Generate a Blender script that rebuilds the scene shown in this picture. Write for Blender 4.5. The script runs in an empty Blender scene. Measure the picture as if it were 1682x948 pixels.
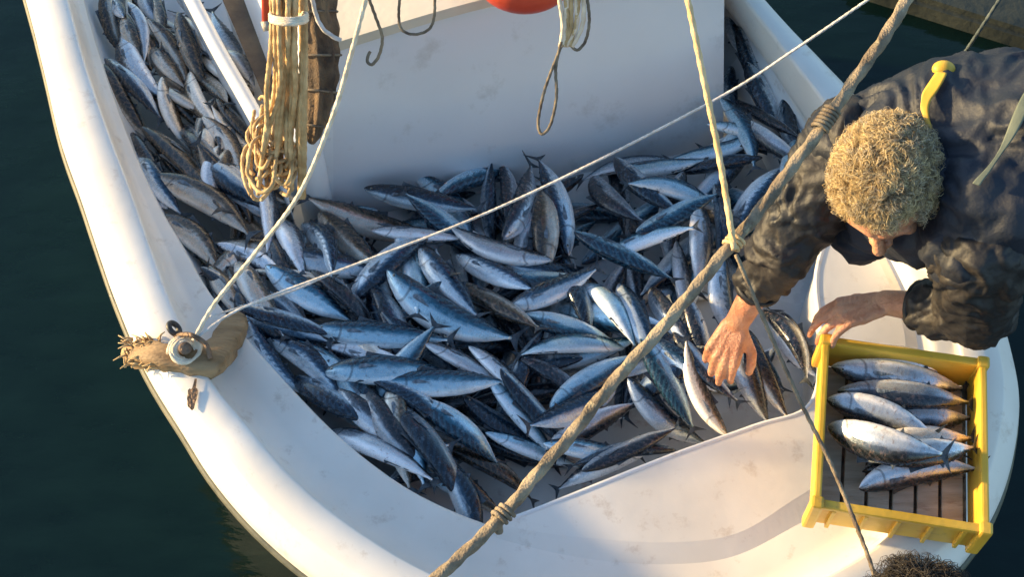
import bpy, bmesh, math, random
import numpy as np
from mathutils import Vector, Matrix, Quaternion, noise
R = math.radians
random.seed(7)
scn = bpy.context.scene
col = scn.collection

# ------------------------------------------------------------------ camera, sky, sun, exposure
PITCH = R(58)
HFOV = R(41.5)
CAM = Vector((0.0, -1.75, 2.95))
cd = bpy.data.cameras.new('camera')
cam = bpy.data.objects.new('camera', cd); col.objects.link(cam)
cam.location = CAM; cam.rotation_euler = (math.pi/2 - PITCH, 0, 0)
cd.sensor_fit = 'HORIZONTAL'; cd.angle = HFOV; cd.clip_start = 0.05; cd.clip_end = 2000
scn.camera = cam

SUN_EL, SUN_AZ = R(9.5), R(168)          # azimuth measured from +X towards +Y: the sun stands to the left, a little behind the cabin
world = bpy.data.worlds.new('World'); scn.world = world; world.use_nodes = True
wn = world.node_tree.nodes; wl = world.node_tree.links
bg = wn['Background']; sky = wn.new('ShaderNodeTexSky'); sky.sky_type = 'NISHITA'; sky.sun_disc = False
sky.sun_elevation = SUN_EL; sky.sun_rotation = math.pi/2 - SUN_AZ
sky.air_density = 1.0; sky.dust_density = 0.6; sky.ozone_density = 2.2
wl.new(sky.outputs[0], bg.inputs[0]); bg.inputs[1].default_value = 0.15
sl = bpy.data.lights.new('sun', 'SUN'); sun = bpy.data.objects.new('sun', sl); col.objects.link(sun)
sl.energy = 3.7; sl.angle = R(2.0); sl.color = (1.0, 0.72, 0.36)
sdir = Vector((math.cos(SUN_EL)*math.cos(SUN_AZ), math.cos(SUN_EL)*math.sin(SUN_AZ), math.sin(SUN_EL)))
sun.rotation_euler = sdir.to_track_quat('Z', 'Y').to_euler()
scn.view_settings.view_transform = 'Standard'; scn.view_settings.look = 'None'
scn.view_settings.gamma = 1; scn.view_settings.exposure = 1.6
scn.cycles.max_bounces = 6

# ------------------------------------------------------------------ helpers
FPX = 841.0/math.tan(HFOV/2)
FW = Vector((0, math.cos(PITCH), -math.sin(PITCH))); UP = Vector((0, math.sin(PITCH), math.cos(PITCH)))
def P(px, py, z):
    d = FW*FPX + Vector((1, 0, 0))*(px-841) + UP*(474-py)
    return CAM + d*((z-CAM.z)/d.z)
def pxm(p):                                  # pixels per metre at a point
    return FPX/((p-CAM).dot(FW))

def tag(o, label=None, cat=None, group=None, kind=None):
    if label: o['label'] = label
    if cat: o['category'] = cat
    if group: o['group'] = group
    if kind: o['kind'] = kind
    return o
def empty(name, loc=(0, 0, 0)):
    o = bpy.data.objects.new(name, None); col.objects.link(o); o.location = loc; o.empty_display_size = .1
    return o
def link(name, me, parent=None):
    o = bpy.data.objects.new(name, me); col.objects.link(o)
    if parent:
        o.parent = parent
        o.matrix_parent_inverse = Matrix.Translation(parent.location).inverted() if parent.type == 'EMPTY' else Matrix()
    return o
def mk(name, verts, faces, mat, parent=None, smooth=True, uvs=None):
    me = bpy.data.meshes.new(name); me.from_pydata([tuple(v) for v in verts], [], faces); me.update()
    bm = bmesh.new(); bm.from_mesh(me); bmesh.ops.recalc_face_normals(bm, faces=bm.faces); bm.to_mesh(me); bm.free()
    if smooth: me.polygons.foreach_set('use_smooth', [True]*len(me.polygons))
    for m in (mat if isinstance(mat, list) else [mat]): me.materials.append(m)
    return link(name, me, parent)
def bmobj(name, bm, mat, parent=None, smooth=True, recalc=True):
    if recalc: bmesh.ops.recalc_face_normals(bm, faces=bm.faces)
    me = bpy.data.meshes.new(name); bm.to_mesh(me); bm.free()
    if smooth: me.polygons.foreach_set('use_smooth', [True]*len(me.polygons))
    for m in (mat if isinstance(mat, list) else [mat]): me.materials.append(m)
    return link(name, me, parent)
def catmull(pts, n):
    pts = [Vector(p) for p in pts]; out = []
    m = len(pts)
    for i in range(m-1):
        p0 = pts[max(i-1, 0)]; p1 = pts[i]; p2 = pts[i+1]; p3 = pts[min(i+2, m-1)]
        for k in range(n):
            t = k/n
            out.append(.5*((2*p1)+(p2-p0)*t+(2*p0-5*p1+4*p2-p3)*t*t+(3*p1-p0-3*p2+p3)*t**3))
    out.append(pts[-1]); return out
def tube_geo(pts, rad, ns=8, lobes=0, twist=0.0, flat=1.0, V=None, F=None):
    V = [] if V is None else V; F = [] if F is None else F
    base = len(V); n = len(pts)
    rr = rad if hasattr(rad, '__len__') else [rad]*n
    nrm = None; L = 0
    for i, p in enumerate(pts):
        t = (pts[min(i+1, n-1)]-pts[max(i-1, 0)]).normalized()
        if nrm is None: nrm = t.orthogonal().normalized()
        nrm = (nrm - t*nrm.dot(t)).normalized(); b = t.cross(nrm)
        if i: L += (p-pts[i-1]).length
        for k in range(ns):
            a = 2*math.pi*k/ns
            r = rr[i]*(1+(.16*math.cos(lobes*(a+twist*L)) if lobes else 0))
            V.append(p + nrm*math.cos(a)*r + b*math.sin(a)*r*flat)
    for i in range(n-1):
        for k in range(ns):
            a = base+i*ns+k; b2 = base+i*ns+(k+1) % ns
            F.append((a, b2, b2+ns, a+ns))
    F.append(tuple(base+k for k in range(ns))[::-1]); F.append(tuple(base+(n-1)*ns+k for k in range(ns)))
    return V, F
def rope(name, pts, r, mat, parent=None, fine=None, jit=0.0):
    # dense laid rope: three strands twisting along its length
    pts = [Vector(p) for p in pts]
    c = catmull(pts, 12)
    L = sum((c[i+1]-c[i]).length for i in range(len(c)-1))
    step = r*(1.3 if fine is None else fine)
    n = max(12, int(L/step)); out = [c[0]]; acc = 0; i = 0; seglen = L/n
    d = 0
    cum = [0]
    for q in range(len(c)-1): cum.append(cum[-1]+(c[q+1]-c[q]).length)
    j = 0
    out = []
    for k in range(n+1):
        s = min(L*k/n, L-1e-6)
        while cum[j+1] < s and j < len(c)-2: j += 1
        t = (s-cum[j])/max(cum[j+1]-cum[j], 1e-9)
        p = c[j].lerp(c[j+1], t)
        if jit: p = p + Vector(noise.noise_vector(p*9+Vector((r*999, 0, 0))))*jit
        out.append(p)
    V, F = tube_geo(out, r, 12, 3, 2*math.pi/(r*16))
    return mk(name, V, F, mat, parent)
def box_bm(bm, c, x, y, z, bev=0.0):
    """oriented box: centre c and half-axis vectors"""
    g = bmesh.ops.create_cube(bm, size=2)
    M = Matrix(((x[0], y[0], z[0], c[0]), (x[1], y[1], z[1], c[1]), (x[2], y[2], z[2], c[2]), (0, 0, 0, 1)))
    bmesh.ops.transform(bm, matrix=M, verts=g['verts'])
    if bev:
        es = list({e for v in g['verts'] for e in v.link_edges})
        bmesh.ops.bevel(bm, geom=es, offset=bev, segments=2, affect='EDGES', profile=.6)

# ------------------------------------------------------------------ materials
def newmat(name):
    m = bpy.data.materials.new(name); m.use_nodes = True
    return m, m.node_tree.nodes, m.node_tree.links, m.node_tree.nodes['Principled BSDF']
def ramp(n, stops, interp='LINEAR'):
    r = n.new('ShaderNodeValToRGB'); r.color_ramp.interpolation = interp
    while len(r.color_ramp.elements) < len(stops): r.color_ramp.elements.new(.5)
    for e, (p, c) in zip(r.color_ramp.elements, stops):
        e.position = p; e.color = (c[0], c[1], c[2], 1) if hasattr(c, '__len__') else (c, c, c, 1)
    return r
def noisy(name, c1, c2, scale=6, rough=.5, metal=0, bump=.1, bscale=60, coat=0, detail=6, spots=None, aniso=None, lo=.35, hi=.65):
    m, n, l, b = newmat(name)
    tc = n.new('ShaderNodeTexCoord'); t = n.new('ShaderNodeTexNoise'); t.inputs['Scale'].default_value = scale; t.inputs['Detail'].default_value = detail
    src = tc.outputs['Object']
    if aniso:
        mp = n.new('ShaderNodeMapping'); mp.inputs['Scale'].default_value = aniso; l.new(src, mp.inputs[0]); src = mp.outputs[0]
    l.new(src, t.inputs['Vector'])
    r = ramp(n, [(lo, c1), (hi, c2)]); l.new(t.outputs['Fac'], r.inputs[0])
    out = r.outputs[0]
    if spots:
        sc, amt, colr = spots
        t2 = n.new('ShaderNodeTexNoise'); t2.inputs['Scale'].default_value = sc; t2.inputs['Detail'].default_value = 8; t2.inputs['Roughness'].default_value = .7
        l.new(src, t2.inputs['Vector'])
        r2 = ramp(n, [(.57, 0), (.70, amt)]); l.new(t2.outputs['Fac'], r2.inputs[0])
        mx = n.new('ShaderNodeMix'); mx.data_type = 'RGBA'; l.new(r2.outputs[0], mx.inputs['Factor']); l.new(out, mx.inputs['A'])
        mx.inputs['B'].default_value = (*colr, 1); out = mx.outputs['Result']
    l.new(out, b.inputs['Base Color'])
    rr = n.new('ShaderNodeMapRange'); rr.inputs['To Min'].default_value = max(rough-.12, .03); rr.inputs['To Max'].default_value = min(rough+.12, 1)
    l.new(t.outputs['Fac'], rr.inputs['Value']); l.new(rr.outputs[0], b.inputs['Roughness'])
    b.inputs['Metallic'].default_value = metal; b.inputs['Coat Weight'].default_value = coat
    if bump:
        tb = n.new('ShaderNodeTexNoise'); tb.inputs['Scale'].default_value = bscale; tb.inputs['Detail'].default_value = 5; l.new(src, tb.inputs['Vector'])
        bp = n.new('ShaderNodeBump'); bp.inputs['Strength'].default_value = bump; bp.inputs['Distance'].default_value = .01
        l.new(tb.outputs['Fac'], bp.inputs['Height']); l.new(bp.outputs[0], b.inputs['Normal'])
    return m
M_gel = noisy('white_gelcoat', (.66, .65, .63), (.78, .77, .75), 3, .38, bump=.05, bscale=25, spots=(14, .55, (.42, .33, .25)))
M_gelcap = noisy('white_cap_paint', (.70, .65, .575), (.80, .755, .68), 4, .42, bump=.06, bscale=30, spots=(17, .45, (.42, .32, .23)))
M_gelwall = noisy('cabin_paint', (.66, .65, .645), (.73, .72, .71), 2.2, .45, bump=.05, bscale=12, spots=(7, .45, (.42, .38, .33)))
M_sole = noisy('wet_sole', (.50, .50, .49), (.68, .67, .64), 7, .28, bump=.08, bscale=40, spots=(10, .7, (.30, .16, .13)))
M_roof = noisy('roof_paint', (.55, .48, .36), (.68, .61, .48), 3, .5)
M_rail = noisy('rub_rail_paint', (.05, .055, .04), (.16, .15, .10), 12, .6)
M_hull = noisy('hull_paint', (.50, .50, .48), (.66, .66, .64), 3, .4, spots=(8, .8, (.16, .15, .09)))
M_wood = noisy('worn_wood', (.20, .115, .045), (.36, .23, .11), 8, .65, bump=.35, bscale=60, aniso=(1, 4, 4), spots=(22, .8, (.10, .05, .025)))
M_slot = noisy('slot_brown', (.09, .06, .035), (.2, .14, .08), 12, .7, bump=.3)
M_net = noisy('net_brown', (.05, .03, .018), (.24, .15, .075), 9, .75, bump=.8, bscale=130, aniso=(3, 3, .5))
M_gold = noisy('golden_rope', (.40, .25, .10), (.64, .45, .22), 30, .75, bump=.4, bscale=400)
M_yrope = noisy('yellow_rope', (.60, .38, .16), (.78, .55, .29), 30, .7, bump=.4, bscale=400)
M_crope = noisy('cream_rope', (.64, .50, .34), (.84, .71, .52), 40, .7, bump=.4, bscale=400)
M_prope = noisy('pale_line', (.45, .42, .38), (.68, .64, .60), 40, .7, bump=.4, bscale=400)
M_hawser = noisy('hawser', (.13, .095, .06), (.38, .30, .20), 18, .8, bump=.6, bscale=250, spots=(30, .7, (.50, .43, .26)))
M_brope = noisy('brown_line', (.10, .07, .045), (.28, .22, .14), 30, .8, bump=.4, bscale=400)
M_drope = noisy('dark_line', (.03, .045, .045), (.10, .12, .11), 30, .8)
M_red = noisy('red_buoy', (.50, .045, .02), (.62, .08, .03), 5, .4, spots=(14, .6, (.30, .04, .03)))
M_redh = noisy('red_handle', (.45, .05, .02), (.6, .08, .03), 5, .4)
M_iron = noisy('rusted_iron', (.07, .045, .03), (.25, .16, .10), 40, .6, .5, bump=.6, bscale=120)
M_galv = noisy('galvanised', (.30, .26, .20), (.60, .54, .43), 30, .5, .05, bump=.3, bscale=120)
M_black = noisy('black_rubber', (.012, .012, .012), (.03, .03, .03), 20, .5)
M_crate = noisy('yellow_plastic', (.62, .35, .03), (.78, .47, .06), 7, .38, bump=.1, spots=(13, .8, (.34, .19, .05)))
M_slats = noisy('crate_floor', (.42, .34, .24), (.60, .52, .40), 9, .55, bump=.2, aniso=(1, 6, 1), spots=(12, .6, (.22, .12, .07)))
M_skin = noisy('skin', (.44, .18, .09), (.62, .31, .175), 26, .42, bump=.45, bscale=150, spots=(34, .55, (.46, .11, .065)))
M_skin.node_tree.nodes['Principled BSDF'].inputs['Subsurface Weight'].default_value = .12
M_skin.node_tree.nodes['Principled BSDF'].inputs['Subsurface Radius'].default_value = (.01, .004, .002)
M_navy = noisy('navy_oilskin', (.004, .007, .014), (.011, .015, .026), 5, .62, bump=.3, bscale=60, spots=(9, .3, (.06, .05, .04)))
M_olive = noisy('brown_oilskin', (.005, .006, .008), (.020, .016, .013), 8, .60, bump=.3, bscale=60, spots=(12, .35, (.07, .05, .03)))
M_pants = noisy('dark_trousers', (.012, .02, .035), (.03, .038, .05), 6, .5, bump=.4, bscale=30)
M_boot = noisy('dark_boot', (.015, .02, .015), (.03, .035, .03), 6, .4)
M_strap = noisy('yellow_strap', (.55, .30, .02), (.72, .44, .05), 12, .5)
M_gstrap = noisy('grey_green_band', (.07, .085, .065), (.12, .14, .10), 12, .55)
M_eyew = noisy('eye_white', (.7, .68, .64), (.75, .72, .70), 5, .2, bump=0)
M_stone = noisy('quay_stone', (.018, .024, .019), (.045, .052, .040), 3, .85, bump=.8, bscale=14)
# hair: per-curl colour attribute
def hairmat(name):
    m, n, l, b = newmat(name)
    a = n.new('ShaderNodeAttribute'); a.attribute_name = 'tint'
    l.new(a.outputs['Color'], b.inputs['Base Color']); b.inputs['Roughness'].default_value = .55
    b.inputs['Specular IOR Level'].default_value = .4
    return m
M_hair = hairmat('hair')
# water
m, n, l, b = newmat('harbour_water'); M_water = m
tc = n.new('ShaderNodeTexCoord')
mp = n.new('ShaderNodeMapping'); mp.inputs['Rotation'].default_value = (0, 0, R(24)); mp.inputs['Scale'].default_value = (1, 2.6, 1); l.new(tc.outputs['Object'], mp.inputs[0])
t1 = n.new('ShaderNodeTexNoise'); t1.inputs['Scale'].default_value = 4.5; t1.inputs['Detail'].default_value = 5; l.new(mp.outputs[0], t1.inputs['Vector'])
r = ramp(n, [(.3, (.0022, .0098, .0080)), (.7, (.0038, .0145, .0120))]); l.new(t1.outputs['Fac'], r.inputs[0]); l.new(r.outputs[0], b.inputs['Base Color'])
b.inputs['Roughness'].default_value = .07; b.inputs['IOR'].default_value = 1.33
bp = n.new('ShaderNodeBump'); bp.inputs['Strength'].default_value = .10; bp.inputs['Distance'].default_value = .04; l.new(t1.outputs['Fac'], bp.inputs['Height']); l.new(bp.outputs[0], b.inputs['Normal'])

# fish skin
def fishmat(name, back, mid, silver, belly, warm):
    m, n, l, b = newmat(name)
    uv = n.new('ShaderNodeUVMap'); sep = n.new('ShaderNodeSeparateXYZ'); l.new(uv.outputs[0], sep.inputs[0])
    oi = n.new('ShaderNodeObjectInfo'); tc = n.new('ShaderNodeTexCoord')
    addv = n.new('ShaderNodeVectorMath'); addv.operation = 'ADD'
    sc = n.new('ShaderNodeVectorMath'); sc.operation = 'SCALE'; l.new(oi.outputs['Location'], sc.inputs[0]); sc.inputs['Scale'].default_value = 7.3
    l.new(tc.outputs['Object'], addv.inputs[0]); l.new(sc.outputs[0], addv.inputs[1])
    nz = n.new('ShaderNodeTexNoise'); nz.inputs['Scale'].default_value = 9; nz.inputs['Detail'].default_value = 6; nz.inputs['Roughness'].default_value = .65
    mp = n.new('ShaderNodeMapping'); mp.inputs['Scale'].default_value = (.45, 1.2, 1.6); l.new(addv.outputs[0], mp.inputs[0]); l.new(mp.outputs[0], nz.inputs['Vector'])
    def math_(op, a, bb=None, c=None):
        q = n.new('ShaderNodeMath'); q.operation = op
        for i, s in enumerate((a, bb, c)):
            if s is None: continue
            if isinstance(s, (int, float)): q.inputs[i].default_value = s
            else: l.new(s, q.inputs[i])
        return q.outputs[0]
    u, v = sep.outputs[0], sep.outputs[1]
    vv = math_('ADD', v, math_('MULTIPLY', math_('SUBTRACT', nz.outputs['Fac'], .5), .34))
    vv = math_('ADD', vv, math_('MULTIPLY', math_('SUBTRACT', oi.outputs['Random'], .5), .16))
    r = ramp(n, [(.10, back), (.34, back), (.43, mid), (.52, silver), (.66, silver), (.80, belly)]); l.new(vv, r.inputs[0])
    # slanting back stripes
    wv = math_('SINE', math_('ADD', math_('ADD', math_('MULTIPLY', u, 95.0), math_('MULTIPLY', v, 30.0)), math_('MULTIPLY', nz.outputs['Fac'], 9.0)))
    msk = math_('MULTIPLY', math_('LESS_THAN', v, .46), math_('GREATER_THAN', u, .2))
    st = math_('MULTIPLY', math_('GREATER_THAN', wv, .25), msk)
    mx = n.new('ShaderNodeMix'); mx.data_type = 'RGBA'; l.new(math_('MULTIPLY', st, .6), mx.inputs['Factor']); l.new(r.outputs[0], mx.inputs['A']); mx.inputs['B'].default_value = (*[x*.55+.004 for x in mid], 1)
    # gill line
    gl = math_('ABSOLUTE', math_('SUBTRACT', u, math_('ADD', .205, math_('MULTIPLY', math_('POWER', math_('SUBTRACT', v, .5), 2.0), -.22))))
    g2 = math_('MULTIPLY', math_('MAXIMUM', math_('MINIMUM', math_('SUBTRACT', 1.6, math_('MULTIPLY', gl, 130.0)), 1.0), 0.0), math_('GREATER_THAN', v, .2))
    mouth = math_('MULTIPLY', math_('LESS_THAN', math_('ABSOLUTE', math_('SUBTRACT', v, .60)), .022), math_('LESS_THAN', u, .072))
    dk = math_('MAXIMUM', g2, mouth)
    mx2 = n.new('ShaderNodeMix'); mx2.data_type = 'RGBA'; l.new(math_('MULTIPLY', dk, .55), mx2.inputs['Factor']); l.new(mx.outputs['Result'], mx2.inputs['A']); mx2.inputs['B'].default_value = (.02, .02, .025, 1)
    # scuffs / blood
    n2 = n.new('ShaderNodeTexNoise'); n2.inputs['Scale'].default_value = 26; n2.inputs['Detail'].default_value = 6; n2.inputs['Roughness'].default_value = .75; l.new(addv.outputs[0], n2.inputs['Vector'])
    r3 = ramp(n, [(.54, 0), (.66, .75)]); l.new(n2.outputs['Fac'], r3.inputs[0])
    mx3 = n.new('ShaderNodeMix'); mx3.data_type = 'RGBA'; l.new(r3.outputs[0], mx3.inputs['Factor']); l.new(mx2.outputs['Result'], mx3.inputs['A']); mx3.inputs['B'].default_value = (*warm, 1)
    hsv = n.new('ShaderNodeHueSaturation'); l.new(mx3.outputs['Result'], hsv.inputs['Color'])
    l.new(math_('ADD', math_('MULTIPLY', oi.outputs['Random'], .55), .90), hsv.inputs['Value'])
    l.new(hsv.outputs[0], b.inputs['Base Color'])
    rm = ramp(n, [(.3, .2), (.5, .55), (.8, .2)]); l.new(vv, rm.inputs[0]); l.new(rm.outputs[0], b.inputs['Metallic'])
    rr = ramp(n, [(.35, .15), (.65, .36)]); l.new(n2.outputs['Fac'], rr.inputs[0]); l.new(rr.outputs[0], b.inputs['Roughness'])
    b.inputs['Coat Weight'].default_value = .45; b.inputs['Coat Roughness'].default_value = .12
    bp = n.new('ShaderNodeBump'); bp.inputs['Strength'].default_value = .22; bp.inputs['Distance'].default_value = .01
    l.new(math_('ADD', nz.outputs['Fac'], math_('MULTIPLY', n2.outputs['Fac'], .4)), bp.inputs['Height']); l.new(bp.outputs[0], b.inputs['Normal'])
    return m
F_blue = fishmat('fish_skin_blue', (.004, .009, .018), (.018, .060, .105), (.40, .46, .50), (.76, .76, .75), (.10, .14, .18))
F_cyan = fishmat('fish_skin_cyan', (.006, .020, .036), (.035, .14, .21), (.36, .52, .60), (.72, .77, .79), (.10, .16, .20))
F_tan = fishmat('fish_skin_tan', (.024, .020, .016), (.14, .105, .068), (.46, .40, .33), (.74, .67, .58), (.26, .15, .09))
F_grey = fishmat('fish_skin_grey', (.010, .014, .020), (.055, .065, .080), (.40, .43, .46), (.78, .76, .75), (.20, .13, .11))
M_pec = noisy('fish_pectoral', (.06, .08, .10), (.20, .24, .28), 30, .4, .2, bump=.3, bscale=90)
M_fin = noisy('fish_fin', (.012, .018, .025), (.07, .085, .10), 20, .4, .2, bump=.3, bscale=90)
M_iris = noisy('fish_iris', (.35, .36, .33), (.6, .6, .5), 30, .25, .5, bump=0)
M_pupil = noisy('fish_pupil', (.004, .004, .005), (.008, .008, .01), 30, .08, 0, bump=0, coat=.8)
FM = {'b': F_blue, 'c': F_cyan, 't': F_tan, 'g': F_grey}

# ------------------------------------------------------------------ water and quay
wb = bmesh.new(); bmesh.ops.create_grid(wb, x_segments=8, y_segments=8, size=600)
wat = bmobj('water', wb, M_water, smooth=False); wat.location = (0, 0, -.32); tag(wat, kind='structure')
def prism(name, poly, z0, z1, mat, parent=None, bev=.02):
    bm = bmesh.new(); vs = [bm.verts.new((p[0], p[1], z1)) for p in poly]; f = bm.faces.new(vs)
    g = bmesh.ops.extrude_face_region(bm, geom=[f]); bmesh.ops.translate(bm, vec=(0, 0, z0-z1), verts=[e for e in g['geom'] if isinstance(e, bmesh.types.BMVert)])
    if bev: bmesh.ops.bevel(bm, geom=bm.edges[:], offset=bev, segments=2, affect='EDGES')
    return bmobj(name, bm, mat, parent, smooth=False)
q0, q1 = P(1490, -6, -.25), P(1900, 122, -.25)
dq = (q1-q0).normalized(); nq = Vector((-dq.y, dq.x, 0))
qo = prism('quay', [q0-dq*.2, q1+dq*6, q1+dq*6+nq*5, q0-dq*.2+nq*5], -1.2, -.25, M_stone); tag(qo, kind='structure')
qn = prism('quay_near', [(-3, -1.45), (6, -1.45), (6, -5), (-3, -5)], -1.2, 0.02, M_stone); tag(qn, kind='structure')

# ------------------------------------------------------------------ the boat
boat = empty('fishing_boat', (0, 0, -.3))
tag(boat, 'white open fishing boat seen from above, its well heaped with fish', 'boat')
ST = [  # outer edge, inner edge of the cap, inner lip: traced stations round the gunwale
 ((-20, -220), (50, -220), (85, -220)), ((42, 0), (112, 0), (138, 0)), ((70, 110), (142, 110), (172, 115)), ((97, 225), (182, 225), (213, 230)), ((130, 320), (220, 325), (258, 330)),
 ((163, 420), (250, 412), (303, 408)), ((188, 490), (283, 500), (345, 480)), ((235, 600), (338, 612), (402, 550)), ((295, 699), (402, 694), (475, 632)),
 ((350, 784), (482, 784), (560, 718)), ((425, 869), (575, 862), (657, 793)), ((520, 948), (700, 938), (753, 842)), ((645, 1025), (830, 985), (862, 878)),
 ((800, 1080), (970, 1012), (980, 903)), ((1000, 1105), (1105, 1015), (1100, 911)), ((1220, 1095), (1230, 995), (1200, 900)), ((1420, 1035), (1350, 950), (1290, 855)),
 ((1565, 940), (1460, 880), (1380, 800)), ((1645, 820), (1545, 770), (1460, 710)), ((1676, 680), (1580, 650), (1500, 600)), ((1662, 570), (1570, 550), (1490, 510)),
 ((1620, 450), (1520, 430), (1440, 400)), ((1540, 320), (1440, 310), (1375, 300)), ((1428, 180), (1368, 188), (1330, 210)), ((1345, 92), (1298, 95), (1268, 108)), ((1257, 0), (1224, 0), (1204, 8)),
 ((1150, -130), (1115, -130), (1098, -125)), ((1040, -300), (1005, -300), (990, -292))]
SUB = 8
zA, zC, zE = .385, .42, .29
A = catmull([P(*s[0], zA) for s in ST], SUB); C_ = catmull([P(*s[1], zC) for s in ST], SUB); E = catmull([P(*s[2], zE) for s in ST], SUB)
NS = len(A)
def ring(name, rows, mat, parent=boat):
    V, F = [], []
    for rw in rows: V += rw
    n = len(rows[0])
    for j in range(len(rows)-1):
        for i in range(n-1):
            F.append((j*n+i, j*n+i+1, (j+1)*n+i+1, (j+1)*n+i))
    return mk(name, V, F, mat, parent)
def lerpz(a, b, t, z): 
    v = a.lerp(b, t); v.z = z; return v
rows = [[lerpz(A[i], C_[i], t, z) for i in range(NS)] for t, z in ((-.03, .31), (-.01, .360), (.0, .376), (.04, .386), (.17, .400), (.31, .416), (.37, .4225), (.94, .422), (.985, .420))]
rows += [[lerpz(C_[i], E[i], t, z) for i in range(NS)] for t, z in ((.01, .408), (.05, .365), (.14, .328), (.30, .306), (.55, .296), (.93, .293), (.985, .289), (1, .280))]
ring('gunwale', rows, M_gelcap)
inn = []
for i in range(NS):
    t = (A[min(i+1, NS-1)]-A[max(i-1, 0)]); t.z = 0; t.normalize(); inn.append(Vector((-t.y, t.x, 0)))
rows = [[Vector((A[i].x, A[i].y, 0))+inn[i]*o+Vector((0, 0, z)) for i in range(NS)] for o, z in ((.012, .31), (.05, .2), (.16, 0), (.32, -.3), (.5, -.7))]
ring('hull', rows, M_hull)
V, F = tube_geo([Vector((A[i].x, A[i].y, .335))-inn[i]*.001 for i in range(NS)], .011, 8)
mk('rub_rail', V, F, M_rail, boat)
innE = []
for i in range(NS):
    t = (E[min(i+2, NS-1)]-E[max(i-2, 0)]); t.z = 0; t.normalize(); innE.append(Vector((-t.y, t.x, 0)))
LIN = ((0, .280), (.006, .235), (.025, .19), (.06, .145), (.13, .055))
rows = [[Vector((E[i].x, E[i].y, 0))+innE[i]*(o if 3*SUB < i < 13*SUB else min(o, .05))+Vector((0, 0, z)) for i in range(NS)] for o, z in LIN]
ring('well_lining', rows, M_gel)
# foredeck with a rolled edge along the well
iA, iB = 12*SUB-3, 22*SUB
Wpx = [(820, 856), (850, 849), (940, 814), (1100, 750), (1240, 700), (1332, 664), (1350, 560), (1342, 450), (1372, 330), (1345, 265), (1322, 232)]
zf = .302
Wl = catmull([P(x, y, zf) for x, y in Wpx], 8)
El = [E[i] for i in range(iA, iB+1)]
cen = sum(El, Vector())/len(El)
loopo = [lerpz(C_[i], E[i], .84, .2925) for i in range(iA, iB+1)]
loopi = [Vector((p.x, p.y, zf)) + (Vector((cen.x, cen.y, zf))-Vector((p.x, p.y, zf))).normalized()*.030*min(1, k/10, (len(El)-1-k)/10) for k, p in enumerate(El)]
bm = bmesh.new()
vi = [bm.verts.new(p) for p in loopi]; vo = [bm.verts.new(p) for p in loopo]
for i in range(len(vi)-1): bm.faces.new((vi[i], vi[i+1], vo[i+1], vo[i]))
vw = [bm.verts.new(p) for p in Wl]
from mathutils.geometry import tessellate_polygon
pv = vi+vw[::-1]
for tri in tessellate_polygon([[Vector((v.co.x, v.co.y, 0)) for v in pv]]):
    try: bm.faces.new([pv[q] for q in tri])
    except ValueError: pass
vd = [bm.verts.new((p.x, p.y, zf-.012)) for p in Wl]; vd2 = [bm.verts.new((p.x, p.y, .055)) for p in Wl]
bmesh.ops.recalc_face_normals(bm, faces=bm.faces)
for i in range(len(vw)-1):
    bm.faces.new((vw[i], vw[i+1], vd[i+1], vd[i])); bm.faces.new((vd[i], vd[i+1], vd2[i+1], vd2[i]))
bmobj('foredeck', bm, M_gelcap, boat, smooth=False)
V, F = tube_geo([Vector((p.x, p.y, zf-.004)) for p in Wl], .0065, 8)
mk('foredeck_edge_moulding', V, F, M_gel, boat)
# sole of the well
vs = [Vector((E[i].x, E[i].y, .065)) for i in range(NS)]
bm = bmesh.new(); bm.faces.new([bm.verts.new(v) for v in vs]); bmesh.ops.triangulate(bm, faces=bm.faces[:])
bmobj('sole', bm, M_sole, boat, smooth=False)

# cabin
cab = empty('cabin', (0, 0, .1)); cab.parent = boat; cab.matrix_parent_inverse = Matrix.Translation(boat.location).inverted()
def part(name, V, F, mat, smooth=False): return mk(name, V, F, mat, None, smooth)
def under_cab(o):
    o.parent = cab; o.matrix_parent_inverse = (Matrix.Translation((0, 0, .1))).inverted(); return o
a0, a1 = P(548, 352, .10), P(1188, 225, .10)
b0, b1 = P(546, 68, .62), P(1190, -72, .62)
def grid4(p00, p10, p11, p01, nu, nv, f=None):
    V, F = [], []
    for j in range(nv+1):
        for i in range(nu+1):
            u, v = i/nu, j/nv
            p = p00.lerp(p10, u).lerp(p01.lerp(p11, u), v)
            if f: p = f(p, u, v)
            V.append(p)
    for j in range(nv):
        for i in range(nu): F.append((j*(nu+1)+i, j*(nu+1)+i+1, (j+1)*(nu+1)+i+1, (j+1)*(nu+1)+i))
    return V, F
V, F = grid4(a0, a1, b1, b0, 24, 12, lambda p, u, v: p+Vector((0, -1, .5))*.012*math.sin(u*math.pi)*math.sin(v*math.pi))
k0 = len(V); V += [Vector((v.x, v.y, .05)) for v in V[:25]]; F += [(i, i+1, k0+i+1, k0+i) for i in range(24)]
under_cab(part('front_wall', V, F, M_gelwall, True))
back = Vector((.1, 1.6, 0))
V, F = grid4(b0+Vector((-.02, -.02, .004)), b1+Vector((.02, -.02, .004)), b1+back, b0+back+Vector((.1, 0, 0)), 20, 8, lambda p, u, v: p+Vector((0, 0, .05*math.sin(u*math.pi))))
V2 = [v-Vector((0, 0, .03)) for v in V]; n0 = len(V)
F2 = [tuple(i+n0 for i in f[::-1]) for f in F]; Fs = [(i, i+1, i+1+n0, i+n0) for i in range(20)]
Fs += [(j*21, (j+1)*21, (j+1)*21+n0, j*21+n0) for j in range(8)] + [(j*21+20, (j+1)*21+20, (j+1)*21+20+n0, j*21+20+n0) for j in range(8)]
under_cab(part('roof', V+V2, F+F2+Fs, M_roof, False))
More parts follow.
